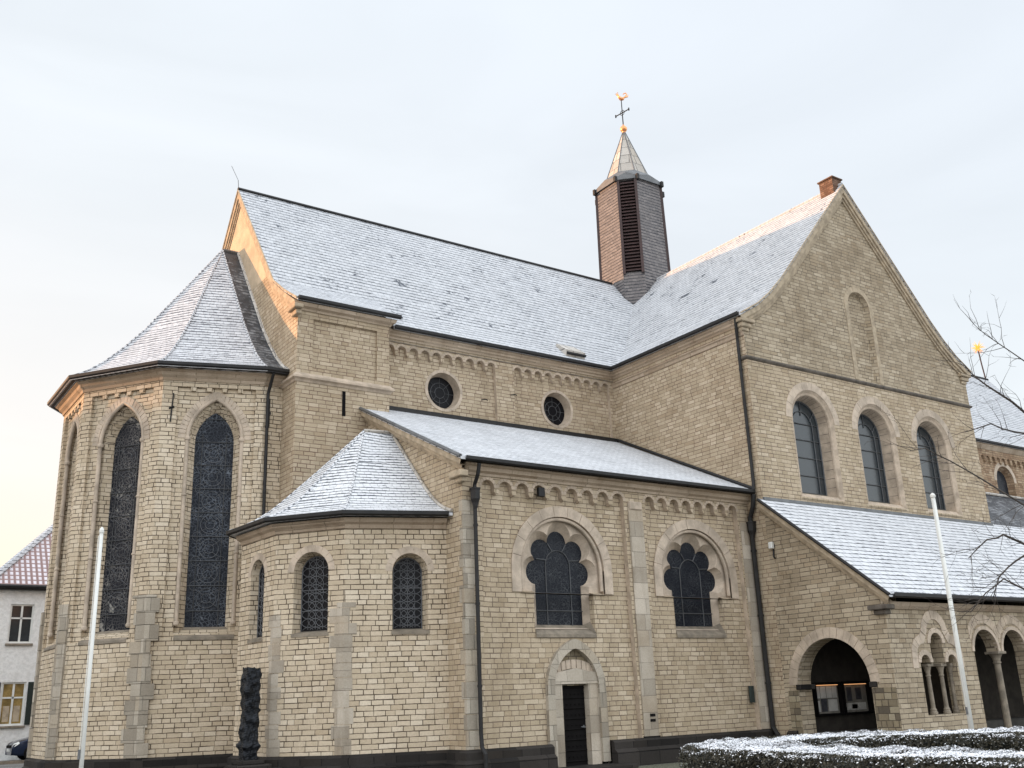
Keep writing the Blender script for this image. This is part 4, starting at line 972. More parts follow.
# front wall openings
AC = [q_(14.63)+i*1.46+(i//2)*.30 for i in range(8)]
big = []
for i in range(0, 8, 2):
    a, c_ = AC[i], AC[i+1]
    big.append([(a-.60, .35), (c_+.60, .35)]+archtop(c_, 2.52, .60, None, 16)+archtop(a, 2.52, .60, None, 16))
grp = [(q_(12.28)-.80, .92), (q_(12.28)+.80, .92), (q_(12.28)+.80, 2.25)]
c0 = q_(12.28)
lights = [(c0-.60, 2.25, .20), (c0, 2.75, .27), (c0+.60, 2.25, .20)]
go = [(c0-.82, .92), (c0+.82, .92), (c0+.82, 2.22)]
for x, zs, r in lights[::-1]: go += [(x+r*cos(pi*t/8), zs+r*sin(pi*t/8)) for t in range(9)] if x != c0 else [(c0+.27, 2.22), ]+[(x+r*cos(pi*t/10), zs+r*sin(pi*t/10)) for t in range(11)]+[(c0-.27, 2.22)]
go += [(c0-.82, 2.22)]
dedup = [go[0]]
for p in go[1:]:
    if math.dist(p, dedup[-1]) > 1e-3: dedup.append(p)
go = dedup
b = NB(); fill(b, fq, rect(0, fq.len, 0, 3.70), [go]+big); loft(b, fq, go, 0, go, .35)
for h in big: loft(b, fq, h, 0, h, .35)
part('wall', b, 'brick_gable')
for x, zs, r in lights:
    b = NB(); ringblocks(b, fq, archtop(x, zs, r+.0, None, 16), archtop(x, zs, r+.13, None, 16), -.03, .08, 9, gap=.008)
    o = part('light_arch', b, 'ring')
b = NB(); tr = archtop(c0, 2.25, .92, 1.15, 20)
tref = [(c0+.92, 2.1), (c0+.92, 2.35)]+[(c0+.60+.32*cos(t), 2.42+.32*sin(t)) for t in np.linspace(.2, 1.7, 6)]+[(c0+.36*cos(t), 3.02+.36*sin(t)) for t in np.linspace(.1, pi-.1, 10)]+[(c0-.60+.32*cos(t), 2.42+.32*sin(t)) for t in np.linspace(pi-1.7, pi-.2, 6)]+[(c0-.92, 2.35), (c0-.92, 2.1)]
def offs(cv, o): 
    r = []
    for i, p in enumerate(cv):
        a = cv[max(0, i-1)]; c = cv[min(len(cv)-1, i+1)]; t = Vector((c[0]-a[0], c[1]-a[1])).normalized(); r.append((p[0]+t.y*o, p[1]-t.x*o))
    return r
ringblocks(b, fq, tref, offs(tref, .24), -.018, .05, 23, gap=.012); part('relieving_arch', b, 'ring', parent=o)
def column(fr_, x, zb, zt, d, r=.085, mat='sill', parent=None):
    b = NB(); q = fr_(x, 0, d)
    hh = zt-zb
    prof = [(r*1.7, 0), (r*1.7, .06), (r*1.35, .08), (r*1.45, .12), (r*1.05, .16), (r, .2), (r*.9, hh-.34), (r*1.15, hh-.32), (r*1.15, hh-.29), (r*.95, hh-.28), (r*1.2, hh-.18), (r*1.8, hh-.08), (r*1.9, hh-.07)]
    lathe(b, prof, (q.x, q.y, zb), 12); box(b, q.x-r*2.1, q.x+r*2.1, q.y-r*2.1, q.y+r*2.1, zt-.075, zt, .01)
    return part('column', b, mat, parent=parent)
for s in (-.30, .30): column(fq, c0+s, .93, 2.22, .18, .06, 'sill', o)
for s in (-.80, .80): column(fq, c0+s, .93, 2.22, .22, .055, 'sill', o)
ringb = AC
for x in ringb:
    b = NB(); ringblocks(b, fq, archtop(x, 2.52, .60, None, 20), archtop(x, 2.52, .70, None, 20), -.03, .08, 11, gap=.008); part('arcade_arch', b, 'ring')
for x in ringb:
    b = NB(); ringblocks(b, fq, archtop(x, 2.60, .70, None, 20)[2:-2], [(min(max(px, x-.725), x+.725), pz) for px, pz in archtop(x, 2.60, .95, None, 20)[2:-2]], -.012, .05, 11, gap=.012); part('arcade_arch', b, 'ashlar')
# the arcade is open: pull down the brick between pairs and stand columns there
for i in range(0, 8, 2): column(fq, AC[i]+.73, .0, 2.52, .17, .10, 'sill')
b = NB(); box(b, XT+.05, 30, YP+.35, YG-.02, -.02, .02); box(b, XT+.56, 30, YG-.9, YG-.03, .02, .5, .02); part('porch_floor', b, 'paving')
b = NB(); slab(b, [(XT-.24, YP-.38, 3.98), (30.2, YP-.38, 3.98), (30.2, YG-.003, 7.19), (XT-.24, YG-.003, 7.19)], .09); part('roof', b, 'roof_porch')
gutter([(XT-.1, YP), (30.2, YP)], 3.98, .40, .05)
cornice([(XT-.0, YP), (30, YP)], [(-.02, 3.62), (.05, 3.62), (.12, 3.70), (.15, 3.80), (-.02, 3.80)])
b = NB(); box(b, XT, XT2, YG-.07, YG-.005, 7.15, 7.25); part('flashing', b, 'lead')
wall(Fr((30, YP), (30, YG)), [(0, 0), (YG-YP, 0), (YG-YP, 7.0), (0, 3.8)])
wall(Fr((XT2, YG-.001), (30, YG-.001)), rect(0, 30-XT2, 0, 7.15), mat='brick')
# ---- west nave: wall, frieze, window, side roof
fw2 = Fr((XT2, YN), (45, YN)); L2 = 45-XT2
PWs = [frieze_panel(.3+i*5.6, 5.4+i*5.6, 9.9, 0, 11, .15, .2, 12.35) for i in range(4)]
wx = [c_ + XT2 for c_ in (2.85, 8.45, 13.6, 19.65)]
ww = [arch(x-XT2, 9.95, 11.3, .80, None, 14) for x in wx]
b = NB(); fill(b, fw2, rect(0, L2, 8, 13.1), PWs)
for P_, h in zip(PWs, ww): loft(b, fw2, P_, 0, P_, .1); fill(b, fw2, P_, [h], .1)
part('wall', b, 'brick_red')
for h, x in zip(ww, wx):
    b = NB(); hb = arch(x-XT2, 10.05, 11.3, .64, None, 14); loft(b, fw2, h, .1, hb, .4); o = part('window', b, 'brick_red'); b = NB(); fill(b, fw2, hb, [], .4); part('glass', b, 'stained_dim', parent=o)
    b = NB(); ringblocks(b, fw2, archtop(x-XT2, 11.3, .80, None, 18), archtop(x-XT2, 11.3, 1.02, None, 18), .085, .15, 11); part('arch_ring', b, 'ring', parent=o)
gutter([(XT2+.3, YN), (45.2, YN)], 13.17, .27)
cornice([(XT2, YN), (45, YN)], [(-.02, 12.80), (.03, 12.80), (.10, 12.90), (.17, 13.0), (.17, 13.08), (-.02, 13.08)])
b = NB(); slab(b, [(XT2+.003, 2.2, 7.3), (45, 2.2, 7.3), (45, YN, 10.45), (XT2+.003, YN, 10.45)], .09); part('roof', b, 'roof_dark')
wall(Fr((30, YG), (45, YG)), rect(0, 15, 0, 7.2), mat='brick'); wall(Fr((45, YG), (45, YN)), [(0, 0), (YN-YG, 0), (YN-YG, 9.9), (0, 7.2)], mat='brick')
b = NB(); box(b, XT2+.01, 44.9, YG, 2.3, 7.1, 7.22); part('roof', b, 'snow')
b = NB(); tube(b, [(XT2, YN-.05, 10.5), (45, YN-.05, 10.5)], .06, 5); part('flashing', b, 'leadpale')

# ---- downpipes
def pipe(pts, r=.05, hopper=None):
    b = NB(); tube(b, pts, r, 8)
    for p, q in zip(pts, pts[1:]):
        d = Vector(q)-Vector(p)
        if abs(d.z) > 2:
            for t in np.arange(1.0, abs(d.z), 1.9): c = Vector(p).lerp(Vector(q), t/abs(d.z)); lathe(b, [(r*1.25, -.03), (r*1.25, .03)], c, 8)
    o = part('downpipe', b, 'darkmetal')
    if hopper:
        b = NB(); x, y, z = hopper; lathe(b, [(.06, -.28), (.085, -.16), (.13, -.06), (.135, .17), (.15, .18), (.15, .22)], (x, y, z), 6); part('hopper_head', b, 'darkmetal', parent=o)
    return o
pipe([(.29, -.38, 7.36), (.29, -.30, 7.1), (.29, -.13, 6.85), (.29, -.13, 1.0), (.29, -.16, .7), (.29, -.30, .55), (.29, -.30, .02)], .05, (.29, -.15, 6.55))
pipe([(10.15, -.38, 7.38), (10.15, -.30, 7.0), (10.15, -.14, 6.7), (10.15, -.14, .7), (10.15, -.28, .5), (10.15, -.28, .02)], .07, (10.15, -.16, 6.35))
pipe([(XT-.20, YG+.10, 13.02), (XT-.16, YG+.15, 12.7), (XT-.08, YG+.22, 12.35), (XT-.08, YG+.22, 7.75), (XT-.12, YG+.22, 7.5)], .05)
pq = apc(2); pipe([(pq[0]+.12, pq[1]-.42, 11.05), (pq[0]+.12, pq[1]-.20, 10.75), (pq[0]+.10, pq[1]-.09, 10.5), (pq[0]+.10, pq[1]-.09, .1)], .05)
for (x, y, z) in ((-2.70, 6.19, 9.95),):
    b = NB(); box(b, x-.015, x+.015, y-.03, y, z-.42, z+.42); box(b, x-.04, x+.04, y-.04, y, z-.06, z+.02); part('iron_anchor', b, 'iron')
fr = Fr(apc(1), apc(2)); b = NB(); q0 = fr(.28, 10.3, -.02); tube(b, [fr(.26, 9.55, -.02), fr(.30, 10.4, -.02)], .02, 5); tube(b, [fr(.20, 9.95, -.02), fr(.34, 10.0, -.02)], .03, 5); part('iron_anchor', b, 'iron')
b = NB(); box(b, 9.55, 9.72, .03, .085, 1.38, 1.84, .004); part('wall_plaque', b, plain('dark green plaque', (.03, .045, .045), .3, .2))

for o, p in fixup:
    o.matrix_parent_inverse = Matrix(); o.matrix_parent_inverse = Matrix()
bpy.context.view_layer.update()
for o, p in fixup: setparent(o, p)

#=== OBJECTS ===
# ------------------------------------------------------------------ town house at the left
def house(x0, x1, y0, y1, ze, tp, wins, label, doorx=None, name='house'):
    H = empty(name, ((x0+x1)/2, (y0+y1)/2, 0), label, 'house'); bpy.context.view_layer.update()
    def hp(nm, b, mat, par=None, re=True):
        if re: recalc(b)
        o = link(nm, b, mat); setparent(o, par or H); return o
    fr = Fr((x0, y0), (x1, y0)); holes = [rect(c-w/2, c+w/2, z0, z1) for c, w, z0, z1, sh, warm_ in wins]
    b = NB(); fill(b, fr, rect(0, x1-x0, 0, ze), holes)
    for A, B in (((x1, y0), (x1, y1)), ((x1, y1), (x0, y1)), ((x0, y1), (x0, y0))): f_ = Fr(A, B); fill(b, f_, rect(0, f_.len, 0, ze), [])
    for h in holes: loft(b, fr, h, 0, h, .14)
    w_ = link('wall', b, 'limewash'); setparent(w_, H)
    o_ = .3; X0, X1, Y0, Y1 = x0-o_, x1+o_, y0-o_, y1+o_; hh = (Y1-Y0)/2; t = hh
    r0, r1 = (X0+t, Y0+hh, ze+t*tp), (X1-t, Y0+hh, ze+t*tp)
    b = NB(); e = [(X0, Y0, ze), (X1, Y0, ze), (X1, Y1, ze), (X0, Y1, ze)]
    face(b, [e[0], e[1], r1, r0]); face(b, [e[1], e[2], r1]); face(b, [e[2], e[3], r0, r1]); face(b, [e[3], e[0], r0]); face(b, e)
    rf = hp('roof', b, 'pantile')
    b = NB(); tube(b, [Vector(e[0])+Vector((0, 0, .04)), Vector(r0)], .16, 6); tube(b, [Vector(e[1]), Vector(r1)], .16, 6); tube(b, [Vector(r0), Vector(r1)], .13, 6); hp('hip_ridge', b, 'roof', rf)
    b = NB(); tube(b, [(X0, Y0-.06, ze-.04), (X1, Y0-.06, ze-.04)], .085, 8); box(b, X0, X1, Y0, y0, ze-.18, ze-.02); hp('gutter', b, 'darkmetal')
    for (c, w, z0, z1, sh, warm_), h in zip(wins, holes):
        b = NB(); f = .07; zt = z0+(z1-z0)*.64
        for q in (rect(c-w/2, c-w/2+f, z0, z1), rect(c+w/2-f, c+w/2, z0, z1), rect(c-f*.6, c+f*.6, z0+f, z1-f), rect(c-w/2+f, c+w/2-f, z0, z0+f), rect(c-w/2+f, c+w/2-f, z1-f, z1), rect(c-w/2+f, c+w/2-f, zt-f*.5, zt+f*.5)):
            fill(b, fr, q, [], .08); loft(b, fr, q, .08, q, .13)
        wo_ = hp('window', b, 'white')
        b = NB(); fill(b, fr, h, [], .12); hp('pane', b, 'pane_warm' if warm_ else 'pane_dark', wo_)
        b = NB(); box(b, x0+c-w/2-.08, x0+c+w/2+.08, y0-.09, y0+.13, z0-.12, z0-.02, .01); hp('sill', b, 'sill', wo_)
        if warm_:
            b = NB()
            for s in (-1, 1): fill(b, fr, rect(c+s*w*.22-w*.13, c+s*w*.22+w*.13, z0+.15, zt-.35), [], .115)
            hp('curtain', b, 'verge', wo_)
        if sh:
            for s in (-1, 1):
                b = NB(); xx = x0+c+s*(w/2+.06+w*.26); box(b, xx-w*.25, xx+w*.25, y0-.06, y0-.012, z0, z1, .01)
                for z in np.arange(z0+.1, z1-.1, .09): box(b, xx-w*.2, xx+w*.2, y0-.075, y0-.06, z, z+.05)
                hp('shutter', b, 'shutter', wo_, False)
    return H
k = NT('limewash'); p = k.pos(); n1 = k.noise(p, 6, 5, .7); n2 = k.noise(p, .8, 4); c = k.mix(k.mr(n1, .35, .65), (.66, .65, .62), (.80, .79, .76)); c = k.mix(k.mr(n2, .5, .7, 0, .35), c, (.5, .49, .46)); k.bump(n1, .8, .03); MT['limewash'] = k.fin(c, .9)
MT['shutter'] = plain('dark green shutter paint', (.012, .022, .018), .5); MT['pane_dark'] = plain('dark window pane', (.03, .035, .04), .1, var=.3, scale=1.5, bmp=0)
MT['pane_warm'] = plain('pane with warm room behind', (.32, .22, .08), .2, var=.5, scale=2.5, bmp=0)
k = NT('pantile'); uvn = k.uv(); sp = k.n('ShaderNodeSeparateXYZ'); k.l(uvn, sp.inputs[0]); p = k.pos()
rr = k.mth('FRACT', k.mth('DIVIDE', sp.outputs[1], .30)); cc = k.mth('FRACT', k.mth('DIVIDE', sp.outputs[0], .24)); n1 = k.noise(p, 3, 4)
sn = k.mth('MULTIPLY', k.mr(rr, .18, .42), k.mr(k.mth('ABSOLUTE', k.mth('SUBTRACT', cc, .5)), .12, .34)); sn = k.mth('MULTIPLY_ADD', sn, k.mr(n1, .2, .6, .55, .85), .12)
c = k.mix(sn, (.24, .13, .11), (.78, .74, .78)); k.bump(k.mth('ADD', sn, k.mth('SINE', k.mth('MULTIPLY', cc, 6.283))), .6, .05); MT['pantile'] = k.fin(c, .8)
house(-6.28, 4.5, 30.19, 40.2, 7.5, 1.05, [(1.34, .98, 4.98, 6.70, False, False), (1.34, .98, 1.45, 3.28, True, True), (4.4, .98, 4.98, 6.70, False, False), (4.4, .98, 1.45, 3.28, True, False), (7.6, .98, 4.98, 6.70, False, False), (7.6, .98, 1.45, 3.28, True, False)],
      'white limewashed house with red tiled hip roof behind the church choir at the left edge')

for i_, (hx0, hx1, hy0, hy1, hz, lab_) in enumerate(((-22.5, -8.2, 31.0, 40.5, 7.2, 'added out-of-view limewashed house left of the choir, shading its lower walls, nearest the white corner house'), (-39., -23.2, 28.0, 38.5, 7.6, 'long added limewashed house out of view left of the choir, shading its lower walls'), (-53., -36.5, 17.5, 27.6, 7.6, 'added limewashed house out of view further left of the choir, there to cast shade'), (-62., -50., 5., 15.5, 7.6, 'added out-of-view limewashed house farthest left of the choir, there to cast shade'))):  # houses added out of view to block the low sun from the lower walls
    house(hx0, hx1, hy0, hy1, hz, 1.0, [(2., 1., 4.9, 6.6, False, False), (5., 1., 4.9, 6.6, False, False), (8., 1., 4.9, 6.6, False, False), (2., 1., 1.4, 3.2, True, False), (5., 1., 1.4, 3.2, True, False), (8., 1., 1.4, 3.2, True, False)], lab_)
# ------------------------------------------------------------------ parked car
def car(x, y, label):
    C_ = empty('parked_car', (x, y, 0), label, 'car'); bpy.context.view_layer.update()
    def cp(nm, b, mat, par=None, re=True, smooth=False):
        if re: recalc(b)
        o = link(nm, b, mat, smooth=smooth); setparent(o, par or C_); return o
    # profile along x (front at -2.05), rings across y
    prof = [(-2.05, .30, .42), (-2.08, .55, .66), (-2.0, .70, .78), (-1.75, .82, .84), (-1.15, .97, .88), (-.85, 1.02, .88), (-.30, 1.38, .72), (.2, 1.47, .68), (1.0, 1.45, .68), (1.6, 1.30, .70), (1.95, 1.02, .80), (2.05, .80, .80), (2.05, .35, .70)]
    b = NB(); rows = []
    for px, pz, hw in prof:
        zb = .22 if abs(px) < 2 else .26; wb = .86 if abs(px) < 1.9 else .74
        belt = min(pz, .92)
        ring = [(-wb*.96, zb), (-wb, .45 if pz > .5 else pz*.8), (-min(.88, wb+.01), belt*.92), (-hw, pz-.03 if pz > .96 else pz-.04), (-hw*.7, pz), (0, pz+.02), (hw*.7, pz), (hw, pz-.03 if pz > .96 else pz-.04), (min(.88, wb+.01), belt*.92), (wb, .45 if pz > .5 else pz*.8), (wb*.96, zb)]
        rows.append([b.verts.new((x+px, y+q[0], q[1])) for q in ring])
    for A, B in zip(rows, rows[1:]):
        for i in range(10): b.faces.new((A[i], A[i+1], B[i+1], B[i]))
        b.faces.new((A[10], A[0], B[0], B[10]))
    b.faces.new(rows[0]); b.faces.new(rows[-1][::-1])
    bmesh.ops.subdivide_edges(b, edges=b.edges[:], cuts=1, smooth=.25)
    body = cp('body', b, 'carpaint', smooth=True)
    for sx in (-1.3, 1.28):
        for sy in (-1, 1):
            b = NB(); pr = [(.0, -.10), (.24, -.105), (.31, -.09), (.325, 0), (.31, .09), (.24, .105), (.0, .10)]
            rings = [[b.verts.new((x+sx+r*cos(2*pi*q/20), y+sy*.80+d, .325+r*sin(2*pi*q/20))) for q in range(20)] for r, d in pr[1:-1]]
            for A, B in zip(rings, rings[1:]):
                for q in range(20): b.faces.new((A[q], A[(q+1) % 20], B[(q+1) % 20], B[q]))
            b.faces.new(rings[0]); b.faces.new(rings[-1][::-1]); wh = cp('wheel', b, 'black')
            b = NB(); yy = y+sy*.80+sy*.108
            for q in range(5):
                a = 2*pi*q/5+.3; tube(b, [(x+sx, yy, .325), (x+sx+.21*cos(a), yy, .325+.21*sin(a))], .03, 4)
            tube(b, [(x+sx+.21*cos(t), yy, .325+.21*sin(t)) for t in np.linspace(0, 2*pi, 16, endpoint=False)], .02, 5, closed=True); cp('rim', b, 'lead', wh)
    for sy in (-1, 1):
        b = NB(); pts = [(-2.04, .58, .55), (-1.98, .72, .62), (-1.80, .80, .80), (-1.78, .72, .86), (-1.95, .60, .80)]
        face(b, [(x+px-.03, y+sy*py*1.0, pz) for px, pz, py in pts]); bmesh.ops.solidify(b, geom=b.faces[:], thickness=.03); cp('headlight', b, 'white', smooth=False)
        b = NB(); face(b, [(x-.78, y+sy*.83, 1.02), (x-.30, y+sy*.745, 1.32), (x+.9, y+sy*.70, 1.38), (x+1.45, y+sy*.76, 1.04)]); bmesh.ops.solidify(b, geom=b.faces[:], thickness=.05); cp('side_window', b, 'pane_dark')
        b = NB(); box(b, x-.75, x-.55, y+sy*.90-.09, y+sy*.90+.09, .98, 1.12, .03); cp('wing_mirror', b, 'carpaint')
    b = NB(); face(b, [(x-.92, y-.76, 1.03), (x-.92, y+.76, 1.03), (x-.34, y+.62, 1.41), (x-.34, y-.62, 1.41)]); bmesh.ops.solidify(b, geom=b.faces[:], thickness=.03); cp('windscreen', b, 'pane_dark')
    b = NB(); box(b, x-2.12, x-2.03, y-.26, y+.26, .40, .51, .005); cp('number_plate', b, 'white')
    b = NB(); box(b, x-2.115, x-2.04, y-.45, y+.45, .54, .66, .02); cp('grille', b, 'black')
    return C_
MT['carpaint'] = plain('dark blue car paint', (.018, .028, .06), .15, .3, var=.1, bmp=0)
car(-3.05, 28.7, 'dark blue car parked before the white house, mostly hidden by the church choir')

# ------------------------------------------------------------------ flagpoles
def flagpole(x, y, h, r0, r1, label):
    F = empty('flagpole', (x, y, 0), label, 'flagpole', 'white flagpoles in front of the church'); bpy.context.view_layer.update()
    b = NB(); tube(b, [(x, y, .25), (x, y, h*.5), (x, y, h)], [r0, (r0+r1)/2, r1], 14); o = link('pole', b, 'white', smooth=True); setparent(o, F)
    b = NB(); lathe(b, [(r1*1.25, 0), (r1*1.3, .04), (r1*.9, .07), (r1*.2, .09)], (x, y, h), 12); o = link('cap', b, 'white'); setparent(o, F)
    b = NB(); lathe(b, [(r0*2.4, 0), (r0*2.4, .03), (r0*1.4, .05), (r0*1.35, .28)], (x, y, .0), 14); o = link('foot', b, 'lead'); setparent(o, F)
    b = NB(); tube(b, [(x-r0-.012, y-.01, 1.2), (x-r1-.014, y-.01, h-.05)], .005, 4); o = link('halyard', b, 'white'); setparent(o, F)
    b = NB(); box(b, x-r0-.03, x-r0, y-.02, y+.01, 1.15, 1.28, .004); o = link('cleat', b, 'lead'); setparent(o, F)
flagpole(-9.48, -5.0, 4.33, .032, .028, 'slim white flagpole standing in front of the polygonal choir')
flagpole(4.97, -9.5, 5.20, .048, .040, 'white flagpole rising behind the hedge in front of the porch arcade')

# ------------------------------------------------------------------ bronze stele beside the small apse
SX, SY = -4.1, 3.0
ST = empty('sculpture', (SX, SY, 0), 'tall narrow dark bronze relief sculpture standing before the small round-windowed apse', 'sculpture'); bpy.context.view_layer.update()
b = NB(); box(b, SX-.42, SX+.45, SY-.38, SY+.38, 0, .52, .03); box(b, SX-.30, SX+.30, SY-.28, SY+.28, .52, .62, .02); o = link('pedestal', b, 'basalt'); setparent(o, ST)
rng = random.Random(5); b = NB()
Ns, Nz = 28, 90; rows = []
lumps = [(rng.uniform(0, 2*pi), rng.uniform(.65, 2.6), rng.uniform(.05, .14), rng.uniform(.01, .05)) for _ in range(110)]
for i in range(Nz):
    z = .62+2.02*i/(Nz-1); row = []
    for q in range(Ns):
        a = 2*pi*q/Ns; sqf = 1/max(abs(cos(a)), abs(sin(a))); r = .165*min(sqf, 1.36)*(1.0+.06*sin(z*3+1))
        for la, lz, ls, lh in lumps:
            da = (a-la+pi) % (2*pi)-pi; r += lh*math.exp(-((da*.18)**2+(z-lz)**2*.6)/(ls*ls*.35))
        r += .012*sin(9*a+z*23)+rng.uniform(-.006, .006)
        if z > 2.55: r *= .93+.07*rng.random()
        row.append(b.verts.new((SX+r*cos(a), SY+r*sin(a), z+(rng.uniform(-.03, .05) if i == Nz-1 else 0))))
    rows.append(row)
for A, B in zip(rows, rows[1:]):
    for q in range(Ns): b.faces.new((A[q], A[(q+1) % Ns], B[(q+1) % Ns], B[q]))
b.faces.new(rows[0][::-1]); b.faces.new(rows[-1]); o = link('relief_column', b, 'bronze'); setparent(o, ST)

# ------------------------------------------------------------------ notice cases in the porch
def emit(name, col, s):
    m = bpy.data.materials.new(name); m.use_nodes = True; bb = m.node_tree.nodes['Principled BSDF']; bb.inputs['Base Color'].default_value = (*col, 1); bb.inputs['Emission Color'].default_value = (*col, 1); bb.inputs['Emission Strength'].default_value = s; return m
MT['striplight'] = emit('warm strip light', (1, .48, .2), .6); MT['paper'] = plain('paper', (.62, .60, .56), .8, var=.15); MT['darkpaper'] = plain('dark poster', (.06, .06, .07), .6, var=.5, scale=9); MT['board'] = plain('pin board', (.25, .23, .20), .9)
def case(x0, x1, sheets, label):
    yb = YG-.02; Q = empty('notice_case', ((x0+x1)/2, yb, 1.0), label, 'notice case', 'lit notice cases in the porch'); bpy.context.view_layer.update()
    b = NB(); box(b, x0, x1, yb-.02, yb, .98, 1.80); o = link('back_board', b, 'board'); setparent(o, Q)
    b = NB(); 
    for q in ((x0-.05, x1+.05, .93, .99), (x0-.05, x1+.05, 1.79, 1.86), (x0-.05, x0, .985, 1.795), (x1, x1+.05, .985, 1.795)): box(b, q[0], q[1], yb-.16, yb, q[2], q[3])
    o = link('case_frame', b, 'black'); setparent(o, Q)
    b = NB(); box(b, x0+.06, x1-.06, yb-.10, yb-.08, 1.772, 1.788); o = link('strip_light', b, 'striplight'); setparent(o, Q)
    for sx, sz, w, h, mt in sheets:
        b = NB(); box(b, x0+sx, x0+sx+w, yb-.028, yb-.0205, 1.0+sz, 1.0+sz+h); o = link('notice_sheet', b, mt); setparent(o, Q)
case(11.42, 12.52, [(.04, .42, .24, .33, 'paper'), (.31, .42, .24, .33, 'paper'), (.58, .42, .24, .33, 'paper'), (.84, .42, .20, .33, 'paper'), (.04, .05, .2, .3, 'paper'), (.30, .04, .26, .36, 'darkpaper'), (.62, .05, .4, .33, 'paper')], 'lit notice case with rows of white sheets, left one inside the porch arch')
case(12.68, 13.85, [(.25, .30, .22, .40, 'darkpaper'), (.66, .34, .26, .34, 'darkpaper'), (.08, .05, 1.0, .2, 'paper'), (.42, .08, .26, .13, 'darkpaper')], 'dim notice case with dark posters, right one inside the porch arch')
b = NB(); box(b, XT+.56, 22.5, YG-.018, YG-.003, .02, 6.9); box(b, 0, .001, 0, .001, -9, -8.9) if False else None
part('porch_back_shade', b, 'porch_shade')  # dark sheet over the gable masonry, porch shade put into its colour
b = NB(); box(b, XT+.56, 29.9, YP+.36, YG-.03, 3.45, 3.52); part('porch_ceiling', b, 'porch_shade')
b = NB(); box(b, 14.2, 14.5, YP+.36, YG-.03, .0, 3.45); part('porch_screen', b, 'porch_shade')

# ------------------------------------------------------------------ small flood lamp high on the porch side wall
L_ = empty('wall_lamp', (XT, -1.0, 5.6), 'small white flood lamp fixed high on the porch side wall by the downpipe', 'lamp'); bpy.context.view_layer.update()
b = NB(); box(b, XT-.17, XT-.05, -.90, -.76, 5.66, 5.86, .02); o = link('housing', b, 'white'); setparent(o, L_)
b = NB(); box(b, XT-.05, XT, -.87, -.79, 5.72, 5.80); tube(b, [(XT-.03, -.83, 5.65), (XT-.08, -.86, 5.42), (XT-.10, -.92, 5.38)], .025, 6); o = link('bracket', b, 'iron'); setparent(o, L_)

# ------------------------------------------------------------------ star on the west ridge
SS = empty('star', (44.9, YM, 19.5), 'glowing many-pointed orange star on a thin pole on the rear roof ridge', 'star'); bpy.context.view_layer.update()
b = NB(); tube(b, [(44.9, YM, 19.4), (44.75, YM, 20.4), (44.65, YM, 21.35)], .04, 6); o = link('pole', b, 'redwood'); setparent(o, SS)
b = NB(); bmesh.ops.create_icosphere(b, subdivisions=1, radius=.08)
for f in list(b.faces):
    c = f.calc_center_median(); ext_ = c.normalized()*random.uniform(.40, .55); vs = f.verts[:]; b.faces.remove(f); ap = b.verts.new(ext_)
    for i in range(3): b.faces.new((vs[i], vs[(i+1) % 3], ap))
for v in b.verts: v.co += Vector((44.65, YM, 21.5))
MT['starglow'] = emit('lit star paper', (1, .36, .07), .55); o = link('star_body', b, 'starglow'); setparent(o, SS)

# ------------------------------------------------------------------ hedge with snow
HG = empty('hedge', (-4, -13, 0), 'dark clipped hedge with snow on top, bending round the lawn in the foreground', 'hedge'); bpy.context.view_layer.update()
path3 = [(-4.0, -18.6, .36), (-4.95, -17.1, .36), (-5.55, -16.3, .36), (-6.12, -15.62, .36), (-6.62, -15.3, .36), (-7.22, -15.36, .36), (-7.62, -15.64, .35), (-7.72, -16.2, .35), (-7.88, -17.0, .35), (-7.84, -17.9, .35), (-7.86, -19.0, .35)]
path = [p[:2] for p in path3]
def catmull(P, n=10):
    out = []; P = [Vector(p) for p in P]; Q = [P[0]*2-P[1]]+P+[P[-1]*2-P[-2]]
    for i in range(1, len(Q)-2):
        for t in np.linspace(0, 1, n, endpoint=False):
            a, b_, c, d = Q[i-1:i+3]; out.append(.5*((2*b_)+(c-a)*t+(2*a-5*b_+4*c-d)*t*t+(3*b_-a-3*c+d)*t**3))
    return out+[P[-1]]
hp_ = catmull(path); HH = 1.37
wid = np.interp(np.arange(len(hp_))/10., np.arange(len(path3)), [p[2] for p in path3])
nr = np.random.default_rng(3)
b = NB(); recta = [(-1, .0), (-1, HH-.06), (1, HH-.06), (1, .0)]
rows = []
for i, p in enumerate(hp_):
    t = (hp_[min(i+1, len(hp_)-1)]-hp_[max(i-1, 0)]).normalized(); n = Vector((t.y, -t.x)); rows.append([b.verts.new((p.x+n.x*o_, p.y+n.y*o_, z)) for o_, z in [(q_[0]*(wid[i]-.06), q_[1]) for q_ in recta]])
for A, B in zip(rows, rows[1:]):
    for q in range(3): b.faces.new((A[q], A[q+1], B[q+1], B[q]))
b.faces.new(rows[0]); b.faces.new(rows[-1][::-1]); o = link('branch_core', b, plain('dark hedge interior', (.012, .012, .008), .95)); setparent(o, HG)
def leafmesh(name, P, N, size, mat, jitter):
    """many small quads at points P oriented about N"""
    n = len(P); rnd = nr.normal(size=(n, 3)); Nn = N+rnd*jitter; Nn /= np.linalg.norm(Nn, axis=1)[:, None]
    t = np.cross(Nn, nr.normal(size=(n, 3))); t /= np.linalg.norm(t, axis=1)[:, None]; bt = np.cross(Nn, t); s = (size*nr.uniform(.6, 1.3, n))[:, None]
    V = np.stack([P-t*s*.9, P-bt*s*.5, P+t*s*.9, P+bt*s*.5], 1).reshape(-1, 3)
    me = bpy.data.meshes.new(name); me.from_pydata(V.tolist(), [], np.arange(4*n).reshape(-1, 4).tolist()); me.materials.append(mat)
    ob = bpy.data.objects.new(name, me); COL.objects.link(ob); setparent(ob, HG); return ob
